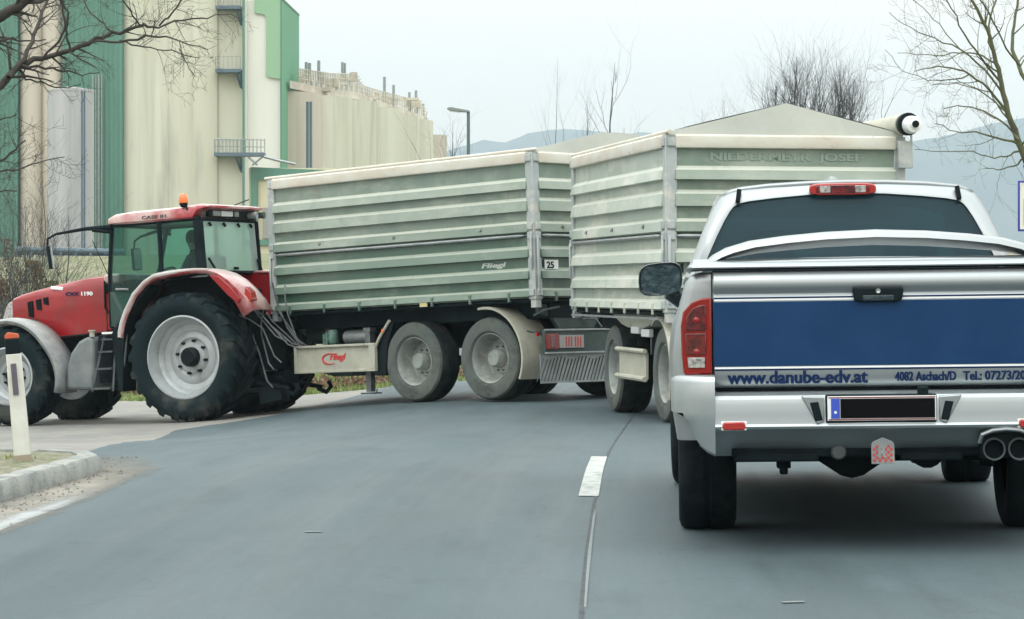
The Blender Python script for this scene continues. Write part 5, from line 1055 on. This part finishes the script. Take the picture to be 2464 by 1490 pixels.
# round concrete silos in a row with the conveyor gallery on top
cs = empty('silo_row', (bx(880, 225), 225, GZ), label='row of round cream silos with a conveyor gallery on top', cat='silo')
def csm(): return MB(Vector((-bx(880, 225), -225, -GZ)))
ed = [(690, 204, 219), (760, 209, 232), (830, 216, 240), (893, 224, 254), (945, 232, 274), (985, 240, 287), (1018, 248, 296)]
for i in range(6):
    a, b = ed[i], ed[i + 1]; A = Vector((bx(a[0], a[1]), a[1])); B = Vector((bx(b[0], b[1]), b[1])); rows = []
    nn = Vector((-(B - A).y, (B - A).x)).normalized(); nn = nn if nn.y < 0 else -nn
    for z_ in (0, 1):
        r_ = []
        for k in range(17):
            t_ = k / 16; p_ = A.lerp(B, t_) + nn * 1.5 * sin(t_ * pi) ** .7; yy_ = lerp(a[1], b[1], t_); r_.append((p_.x, p_.y, z_ * bz(lerp(a[2], b[2], .5), (a[1] + b[1]) / 2)))
        rows.append(r_)
    rows.append([(p[0] - nn.x * 5, p[1] - nn.y * 5, p[2]) for p in rows[1]])
    g = csm(); g.grid(rows); g.build('silo', 'concrete' if i else 'concrete_pink', cs, ang=50)
g = csm(); g.lathe([(1.6, 0), (1.6, bz(326, 262)), (0, bz(325, 262))], (bx(1036, 262), 262, 0), n=24, axis='z'); g.build('silo', 'concrete_pink', cs)
def gal(xd, t): return None
GP = [(700, 204, 205), (794, 212, 226), (860, 221, 232), (940, 232, 262), (1028, 250, 291)]
def gp(xd): 
    xs = [p[0] for p in GP]; return interp(xd, xs, [p[1] for p in GP]), interp(xd, xs, [p[2] for p in GP])
g = csm()
for a, b in zip(GP[:-1], GP[1:]):
    A = Vector((bx(a[0], a[1]), a[1], bz(a[2], a[1]))); B = Vector((bx(b[0], b[1]), b[1], bz(b[2], b[1])))
    vs = []
    for P_ in (A, B):
        for dy, dz in ((-1, -.3), (1, -.3), (1, .28), (-1, .28)): vs.append(P_ + Vector((0, dy, dz)))
    g.add(vs, [(0, 1, 2, 3), (4, 5, 6, 7), (0, 1, 5, 4), (1, 2, 6, 5), (2, 3, 7, 6), (3, 0, 4, 7)])
g.build('gallery', 'rust', cs)
g = csm(); g2 = csm()
for xd in range(722, 1026, 4):
    Y, yd = gp(xd); x = bx(xd, Y); z = bz(yd, Y); hh = interp(xd, [720, 860, 875, 1000, 1025], [1.35, 1.75, 1.0, 1.5, 1.0])
    g.tube([(x, Y - 1, z), (x, Y - 1, z + hh)], .05, 4)
    for k in (.45, .75, 1): g2.tube([(x, Y - 1, z + hh * k), (bx(xd + 4, gp(xd + 4)[0]), gp(xd + 4)[0] - 1, bz(gp(xd + 4)[1], gp(xd + 4)[0]) + hh * k)], .035, 4)
    if xd % 12 == 2: g.tube([(x, Y + .8, z), (x + .2, Y + .8, z + hh * .8)], .05, 4)
    if xd % 18 == 0: pass
g.v += g2.v; g.f += [tuple(k + len(g.v) - len(g2.v) for k in f) for f in g2.f]; g.build('railing', 'rust', cs)
g = csm()
for xd, yd, w_, h_ in [(735, 190, 1.0, .4), (772, 186, .5, .9), (800, 200, 1.0, .6), (830, 190, 1.6, .3), (850, 184, .6, .7), (905, 240, .35, 1.2), (935, 246, .35, 1.0), (975, 238, 2.4, .22), (1000, 250, 1.0, .7), (765, 215, 2.0, .3), (890, 235, 1.2, .3)]:
    Y = gp(xd)[0]; csm().box((bx(xd, Y), Y + .5, bz(yd, Y)), (w_, 1, h_)).build('conveyor_head', 'rust', cs)
for xd, y0, y1 in [(737, 166, 150), (745, 168, 152), (767, 170, 146), (824, 165, 150), (829, 168, 152), (925, 240, 185), (947, 240, 205), (985, 250, 222), (1001, 255, 218), (1018, 262, 250)]:
    Y = gp(xd)[0]; csm().cyl((bx(xd, Y), Y, bz(y0 + 20, Y)), (bx(xd, Y), Y, bz(y1, Y)), .13, 5).build('vent_pipe', 'galv', cs)
for xd in (740, 748, 1022, 1031):
    Y = 203 if xd < 900 else 246; g = csm(); g.cyl((bx(xd, Y), Y, 0), (bx(xd, Y), Y, bz(245 if xd < 900 else 305, Y)), .12, 6); g.build('downpipe', 'bluegrey' if xd < 900 else 'rust', cs)
# low building behind the trailer
lb = empty('low_building', (bx(700, 165), 165, GZ - .2), label='low cream building with green frame band beside the silo tower', cat='building')
def lbm(): return MB(Vector((-bx(700, 165), -165, -GZ + .2)))
b_ = lambda xd: bx(xd, 165); q_ = lambda yd: bz(yd, 165)
g = lbm(); g.b2((b_(598), 165.2, 0), (b_(980), 172, q_(404))); g.build('wall', 'concrete_warm', lb)
g = lbm(); g.prism([(b_(603), q_(402)), (b_(980), q_(418)), (b_(980), q_(438)), (b_(603), q_(432))], lambda x, z: (x, 165, z), lambda x, z: (x, 165.18, z)); g.b2((b_(603), 165, q_(588)), (b_(620), 165.18, q_(432))); g.b2((b_(585), 165, q_(590)), (b_(980), 165.16, q_(577))); g.build('green_frame', 'gclad', lb)
for xd in (632, 680, 740, 800): g = lbm(); g.b2((b_(xd), 165.05, q_(574)), (b_(xd + 30), 165.19, q_(500))); wn = g.build('window', mat('farwindow', (.28, .29, .27), .3), lb)
g = lbm(); g.b2((b_(521), 163.5, q_(378)), (b_(640), 165, q_(370))); g.build('walkway', 'bluegrey', lb)
g = lbm()
for k in range(14): x = lerp(b_(522), b_(642), k / 13); g.tube([(x, 163.6, q_(372)), (x, 163.6, q_(337))], .03, 4)
g.tube([(b_(522), 163.6, q_(337)), (b_(642), 163.6, q_(340))], .03, 4); g.tube([(b_(522), 163.6, q_(355)), (b_(642), 163.6, q_(357))], .025, 4)
g.tube([(b_(640), 163.6, q_(380)), (b_(670), 163.6, q_(388)), (b_(716), 163.6, q_(398))], .09, 5); g.tube([(b_(600), 163.6, q_(378)), (b_(625), 163.6, q_(400))], .07, 5); g.tube([(b_(612), 163.6, q_(400)), (b_(640), 163.6, q_(378))], .07, 5)
g.build('walkway_railing', 'galv', lb)
# yard wall, pipe rack and small yard things by the silos
yw = tag(MB().b2((bx(-60, 140), 140, 2.2), (bx(330, 140), 140.3, bz(622, 140))).build('yard_wall', 'kerb'), 'long low grey yard wall in front of the silos', 'wall')
pr_ = empty('pipe_rack', (bx(140, 138), 138, 2.2), label='dark horizontal pipe rack running along the foot of the silos', cat='pipe rack')
g = MB(); g.tube([(bx(40, 138) - bx(140, 138), 0, bz(600, 138) - 2.2), (bx(300, 138) - bx(140, 138), 0, bz(606, 138) - 2.2)], .14, 8); g.tube([(bx(40, 138) - bx(140, 138), .3, bz(609, 138) - 2.2), (bx(300, 138) - bx(140, 138), .3, bz(613, 138) - 2.2)], .09, 8); g.build('pipes', 'bluegrey', pr_)
for k in range(8): x = lerp(bx(40, 138), bx(290, 138), k / 7) - bx(140, 138); g = MB(); g.b2((x - .06, -.1, 0), (x + .06, .4, bz(600, 138) - 2.2)); g.build('leg', 'bluegrey', pr_)
sh = empty('shed', (bx(218, 110), 110, 1.2), label='small pale shed seen between the bush and the tractor bonnet', cat='shed')
zz = lambda yd: bz(yd, 110) - 1.2
g = MB(); g.b2((-.45, 0, 0), (.45, 1, zz(682))); g.build('wall', 'whiteclad', sh); g = MB(); g.prism([(-.52, zz(683)), (.52, zz(683)), (.46, zz(672)), (-.46, zz(676))], lambda x, z: (x, -.1, z), lambda x, z: (x, 1.1, z)); g.build('roof', 'bluegrey', sh)
cr = empty('yard_wagon', (bx(246, 125), 125, bz(652, 125)), label='small dark yard wagon with pale wheels left of the tractor cab', cat='wagon')
zz = lambda yd: bz(yd, 125) - bz(652, 125)
g = MB(); g.b2((-.42, 0, zz(642)), (.5, 1, zz(628))); g.b2((-.1, 0, zz(628)), (.3, .8, zz(612))); g.b2((.36, 0, zz(628)), (.5, .8, zz(606))); g.build('body', 'navy', cr)
for x in (-.28, 0, .32): g = MB(); g.lathe([(0, 0), (.07, 0), (.13, .02), (.13, .2)], (x, -.05, .13), n=14); g.build('wheel', 'greyplast', cr)

# ================================================================= TREES AND SHRUBS
def twig(g, p, d, L, r, lvl, rnd, droop=0., n=4, spread=.7, kids=4, up=.1):
    seg = 5; pts = [p.copy()]; rad = [r]; q = p.copy(); dd = d.normalized()
    for i in range(seg):
        dd = (dd + Vector((rnd.gauss(0, .13), rnd.gauss(0, .13), rnd.gauss(0, .13) + up * .25 - droop * .1))).normalized(); q = q + dd * (L / seg)
        pts.append(q.copy()); rad.append(max(r * (1 - .75 * (i + 1) / seg), .0016))
    g.tube(pts, rad, n if lvl > 0 else 3, cap=False)
    if lvl > 0:
        for k in range(kids):
            t = rnd.uniform(.25, 1) ; i = min(seg - 1, int(t * seg)); b = pts[i].lerp(pts[i + 1], t * seg - i); ax = (pts[i + 1] - pts[i]).normalized()
            pr_ = ax.cross(Vector((rnd.gauss(0, 1), rnd.gauss(0, 1), rnd.gauss(0, 1)))).normalized()
            twig(g, b, ax * (1 - spread * .4) + pr_ * spread, L * rnd.uniform(.45, .7), rad[i] * .6, lvl - 1, rnd, droop, n, spread, kids, up)
def limb_tree(name, base, trunk, limbs, Y, m, label, seed, sprouts, tl, lvl, W0=0., droop=0., up=.1, group=None):
    rnd = random.Random(seed); sc = 6416 / Y
    P3 = lambda xd, yd, dy=0: Vector(((xd - 1232) / 6416 * (Y + dy), Y + dy, 1.29 + (698 - yd) / 6416 * (Y + dy)))
    E_ = empty(name, base, label=label, cat='tree', group=group); o = -Vector(base)
    g = MB(o); tk = [P3(*p[:2], p[3] if len(p) > 3 else 0) for p in trunk]; g.tube(tk, [p[2] / sc for p in trunk], 12); g.build('trunk', m, E_)
    g = MB(o)
    for lb_ in limbs:
        dy0 = rnd.uniform(-.2, .2); dy1 = rnd.uniform(-1.5, 1.2); n = len(lb_) - 1
        pts = [P3(p[0], p[1], lerp(dy0, dy1, i / n)) for i, p in enumerate(lb_)]; rad = [p[2] / sc / 2 for p in lb_]
        pp_ = []; rr_ = []
        for i in range(n):
            for k in range(3): pp_.append(pts[i].lerp(pts[i + 1], k / 3) + Vector((rnd.gauss(0, .008), 0, rnd.gauss(0, .012)))); rr_.append(lerp(rad[i], rad[i + 1], k / 3))
        pp_.append(pts[-1]); rr_.append(rad[-1]); g.tube(pp_, rr_, 7, cap=False)
        tot = sum((a - b).length for a, b in zip(pp_[:-1], pp_[1:]))
        for k in range(int(tot * sprouts)):
            i = rnd.randrange(2 if W0 == 0 else 1, len(pp_) - 1); ax = (pp_[i + 1] - pp_[i]).normalized(); pr2 = ax.cross(Vector((rnd.gauss(0, .5), 1, rnd.gauss(0, .5)))).normalized() * rnd.choice((-1, 1)); pr2.y += rnd.gauss(0, .5)
            twig(g, pp_[i].lerp(pp_[i + 1], rnd.random()), ax * .75 + pr2 * .8, tl * rnd.uniform(.5, 1.2) * (1.1 - .5 * i / len(pp_)), max(rr_[i] * .45, .003), lvl, rnd, droop, 4, .75, 3, up)
    g.build('branches', m, E_, smooth=True, ang=80); return E_
limbs = [[(-60, 250, 26), (0, 205, 20), (45, 160, 16), (100, 140, 13), (170, 120, 12), (230, 98, 11), (290, 75, 9), (345, 62, 7)],
         [(345, 62, 7), (380, 68, 5), (420, 52, 5), (460, 44, 4), (520, 38, 3), (575, 46, 2)],
         [(20, 190, 14), (60, 140, 12), (78, 100, 10), (92, 60, 9), (105, 20, 8), (125, -20, 7)],
         [(385, 62, 5), (408, 40, 4.5), (425, 18, 4), (445, -15, 3)],
         [(50, 160, 8), (110, 162, 6), (150, 172, 5), (200, 180, 3), (240, 175, 2)],
         [(45, 165, 7), (62, 188, 5), (100, 200, 4), (150, 210, 3), (195, 203, 2)],
         [(-240, 320, 40), (-150, 190, 37), (-60, 90, 34), (-10, 45, 28), (30, 25, 24), (75, -10, 18)], [(30, 25, 14), (55, 8, 14), (70, 0, 10), (150, -20, 8)],
         [(230, 98, 6), (290, 100, 6), (350, 88, 6), (400, 90, 4), (450, 105, 3), (500, 120, 2)], [(290, 100, 5), (330, 112, 4), (380, 118, 3), (430, 128, 3), (480, 140, 2)],
         [(170, 120, 6), (160, 80, 6), (152, 30, 5), (145, -20, 4)], [(100, 140, 6), (140, 100, 6), (165, 50, 5), (150, 0, 4)],
         [(270, 80, 5), (240, 50, 4), (210, 20, 4), (190, -20, 3)], [(345, 62, 5), (320, 40, 4), (300, 10, 3), (290, -20, 3)],
         [(-75, 105, 12), (-40, 92, 8), (20, 95, 6), (60, 100, 4), (110, 95, 3)], [(430, 120, 3), (450, 155, 2.5), (470, 185, 2)],
         [(-430, 430, 16), (-200, 450, 12), (-60, 430, 8), (0, 388, 6), (35, 360, 5), (62, 338, 3)], [(-430, 430, 14), (-200, 415, 10), (-60, 420, 6), (0, 416, 5), (50, 405, 4), (90, 392, 3), (155, 378, 2)], [(-450, 460, 14), (-200, 480, 10), (-60, 470, 6), (0, 462, 4), (40, 460, 3)], [(-240, 320, 12), (-60, 330, 6), (0, 290, 4), (40, 275, 2.5)]]
limb_tree('bare_tree', (-8.6, 31, H(-8.6, 31)), [(-540, 950, 40), (-525, 600, 32), (-430, 430, 27), (-240, 320, 20), (-60, 250, 13)], limbs, 31, 'bark_dark',
          'bare dark tree reaching its branches in from the top left corner', 5, 5.5, .52, 2, droop=.0, up=.12)
rl = [[(2470, 395, 18), (2450, 335, 16), (2425, 270, 14), (2412, 200, 12), (2398, 150, 11), (2382, 90, 9), (2360, 40, 8), (2330, -15, 6)],
      [(2475, 210, 10), (2452, 160, 10), (2436, 120, 9), (2440, 60, 7), (2450, -10, 6)], [(2398, 150, 6), (2378, 100, 5), (2384, 40, 5), (2400, -10, 4)],
      [(2425, 270, 7), (2380, 215, 6), (2335, 180, 5), (2290, 162, 4), (2240, 160, 3), (2200, 172, 2)], [(2418, 225, 6), (2370, 170, 5), (2310, 120, 4), (2250, 90, 3), (2190, 70, 2), (2140, 30, 1.5)],
      [(2412, 200, 6), (2360, 140, 5), (2320, 80, 4), (2290, 20, 3), (2260, -20, 3)], [(2455, 345, 7), (2400, 330, 5), (2350, 320, 4), (2300, 318, 2.5), (2250, 298, 2)],
      [(2460, 360, 6), (2430, 372, 4), (2395, 380, 3), (2340, 366, 2.5), (2260, 366, 2), (2200, 360, 1.5)], [(2450, 335, 6), (2410, 290, 5), (2370, 268, 4), (2320, 255, 3), (2270, 262, 2)],
      [(2398, 150, 5), (2350, 130, 4), (2290, 128, 3), (2230, 132, 2), (2160, 128, 1.5)], [(2440, 300, 5), (2400, 250, 4), (2350, 215, 3), (2300, 200, 2), (2240, 205, 1.5)],
      [(2335, 180, 4), (2280, 195, 3), (2230, 192, 2), (2170, 170, 1.5), (2130, 120, 1.2)], [(2465, 380, 5), (2440, 400, 4), (2400, 410, 2.5), (2370, 405, 2)], [(2452, 160, 5), (2410, 90, 4), (2380, 30, 4), (2350, -20, 3)],
      [(2310, 120, 3), (2260, 60, 2.5), (2220, 20, 2), (2180, -15, 2)]]
limb_tree('bare_tree', (7.9, 40, H(7.9, 40)), [(2530, 900, 20), (2520, 650, 16), (2500, 500, 13), (2470, 395, 9)], rl, 40, 'bark_green',
          'bare tree with greenish bark at the top right corner', 9, 3.1, .7, 2, W0=0, droop=-.1, up=.25)
def upright(name, xd, ytop, Y, wid, n, m, label, seed, group, lvl=2, thick=.12, kids=5, sp=.5, cat='tree'):
    rnd = random.Random(seed); x = bx(xd, Y); gz = H(x, Y); h = bz(ytop, Y) - gz
    E_ = empty(name, (x, Y, gz), label=label, cat=cat, group=group)
    g = MB(); g.tube([(0, 0, 0), (rnd.gauss(0, .03) * h, 0, h * .35), (rnd.gauss(0, .02) * h, 0, h * .7), (0, 0, h)], [thick, thick * .75, thick * .4, thick * .08], 7); g.build('trunk', m, E_)
    g = MB()
    for k in range(n):
        z = h * rnd.uniform(.25, .93); a = rnd.random() * 2 * pi; s_ = wid * (1.1 - z / h) ** .5
        twig(g, Vector((0, 0, z)), Vector((cos(a) * sp, sin(a) * sp, 1)), max(.3, (h - z) * rnd.uniform(.5, .95) if s_ > 0 else 1) * .9 + s_ * .3, thick * .42 * (1.15 - z / h), lvl, rnd, 0, 4, .5, kids, .35)
    g.build('crown', m, E_, ang=80); return E_
gr_ = 'bare trees on the skyline behind the trailers'
for i, (xd, yt, Y, wd, n, th, lab) in enumerate([(1918, 138, 150, 1.7, 36, .15, 'tallest bare tree rising behind the peak of the last trailer tarp'), (2018, 158, 152, 1.6, 34, .14, 'bare tree on the skyline, right of the tallest one'),
        (1868, 195, 149, 1.2, 26, .12, 'shorter bare tree on the skyline, left of the tallest one'), (2055, 190, 150, 1.2, 26, .12, 'bare tree furthest right in the skyline clump'), (1968, 190, 153, 1.2, 24, .11, 'bare tree in the dip between the two tall skyline trees'),
        (1740, 240, 190, 2.2, 10, .06, 'low faint bare tree left of the skyline clump'), (1690, 262, 192, 1.6, 8, .06, 'lowest faint bare tree over the left slope of the tarp'), (1480, 150, 230, 1.2, 6, .16, 'thin forked bare tree above the first trailer tarp'),
        (1412, 240, 225, .8, 5, .10, 'thin bare tree stem between the forked tree and the tall faint one'), (1342, 140, 260, .8, 4, .07, 'tallest faint slender poplar above the green trailer'), (1090, 290, 170, 1.2, 12, .08, 'small bare sapling left of the street lamp')]):
    upright('skyline_tree', xd, yt, Y, wd, n, 'bark_far', lab, 20 + i, gr_, thick=th, lvl=2, kids=4 if n > 12 else 3, sp=.36)
for i, (xd, yt, Y, n, lab) in enumerate([(100, 425, 62, 12, 'bare young tree behind the bush left of the tractor'), (165, 520, 56, 5, 'thin bare sapling nearest the tractor mirror'), (62, 500, 60, 10, 'bare sapling at the left end of the bush'), (30, 470, 66, 9, 'bare sapling at the far left behind the bush')]):
    upright('sapling', xd, yt, Y, .5, n, 'bark_far', lab, 60 + i, 'bare saplings left of the tractor', thick=.03, kids=3)
def shrub(xd0, xd1, ytop, Y, seed, label, m='shrub', nleaf=2600):
    rnd = random.Random(seed); xc = bx((xd0 + xd1) / 2, Y); R = (bx(xd1, Y) - bx(xd0, Y)) / 2; gz = H(xc, Y); h = bz(ytop, Y) - gz
    E_ = empty('shrub', (xc, Y, gz), label=label, cat='shrub', group='shrubs left of the tractor')
    g = MB()
    for k in range(26):
        a = rnd.random() * 2 * pi; b = rnd.random() * R * .5; twig(g, Vector((cos(a) * b, sin(a) * b, 0)), Vector((cos(a) * .5, sin(a) * .5, 1)), h * rnd.uniform(.7, 1.08), .018, 2, rnd, 0, 3, .6, 4, .1)
    g.build('stems', 'bark_far', E_, ang=80)
    g = MB()
    for k in range(nleaf):
        a = rnd.random() * 2 * pi; t = rnd.random() ** .5; z = h * rnd.uniform(.1, .95); rr = R * sqrt(max(.02, 1 - (z / h) ** 2.2)) * t
        p = Vector((cos(a) * rr, sin(a) * rr, z)); 
        if noise.noise((p.x * 2.3 + seed, p.y * 2.3, p.z * 2.3)) < -.08: continue
        s_ = rnd.uniform(.018, .045); Rr = Euler((rnd.random() * 6, rnd.random() * 6, rnd.random() * 6)).to_matrix()
        g.add([p + Rr @ Vector(q) for q in ((-s_, 0, 0), (0, -s_ * .5, 0), (s_, 0, 0), (0, s_ * .5, 0))], [(0, 1, 2, 3)])
    g.build('leaves', m, E_, smooth=False)
M['shrub2'] = mat('shrub2', (.06, .085, .035), .9, col2=(.13, .12, .05), nscale=1.5); M['shrub3'] = mat('shrub3', (.13, .065, .045), .9, col2=(.1, .09, .05), nscale=1.5)
shrub(-70, 45, 640, 50, 3, 'reddish brown shrub at the left edge above the tractor bonnet', 'shrub3', 3800); shrub(10, 135, 612, 53, 4, 'rounded olive shrub just left of the tractor bonnet', 'shrub', 4200); shrub(80, 175, 662, 50, 5, 'low dark green shrub against the tractor bonnet', 'shrub2', 2600); shrub(-40, 60, 560, 60, 6, 'taller thin brown shrub behind the others at the left edge', 'shrub3', 1600)
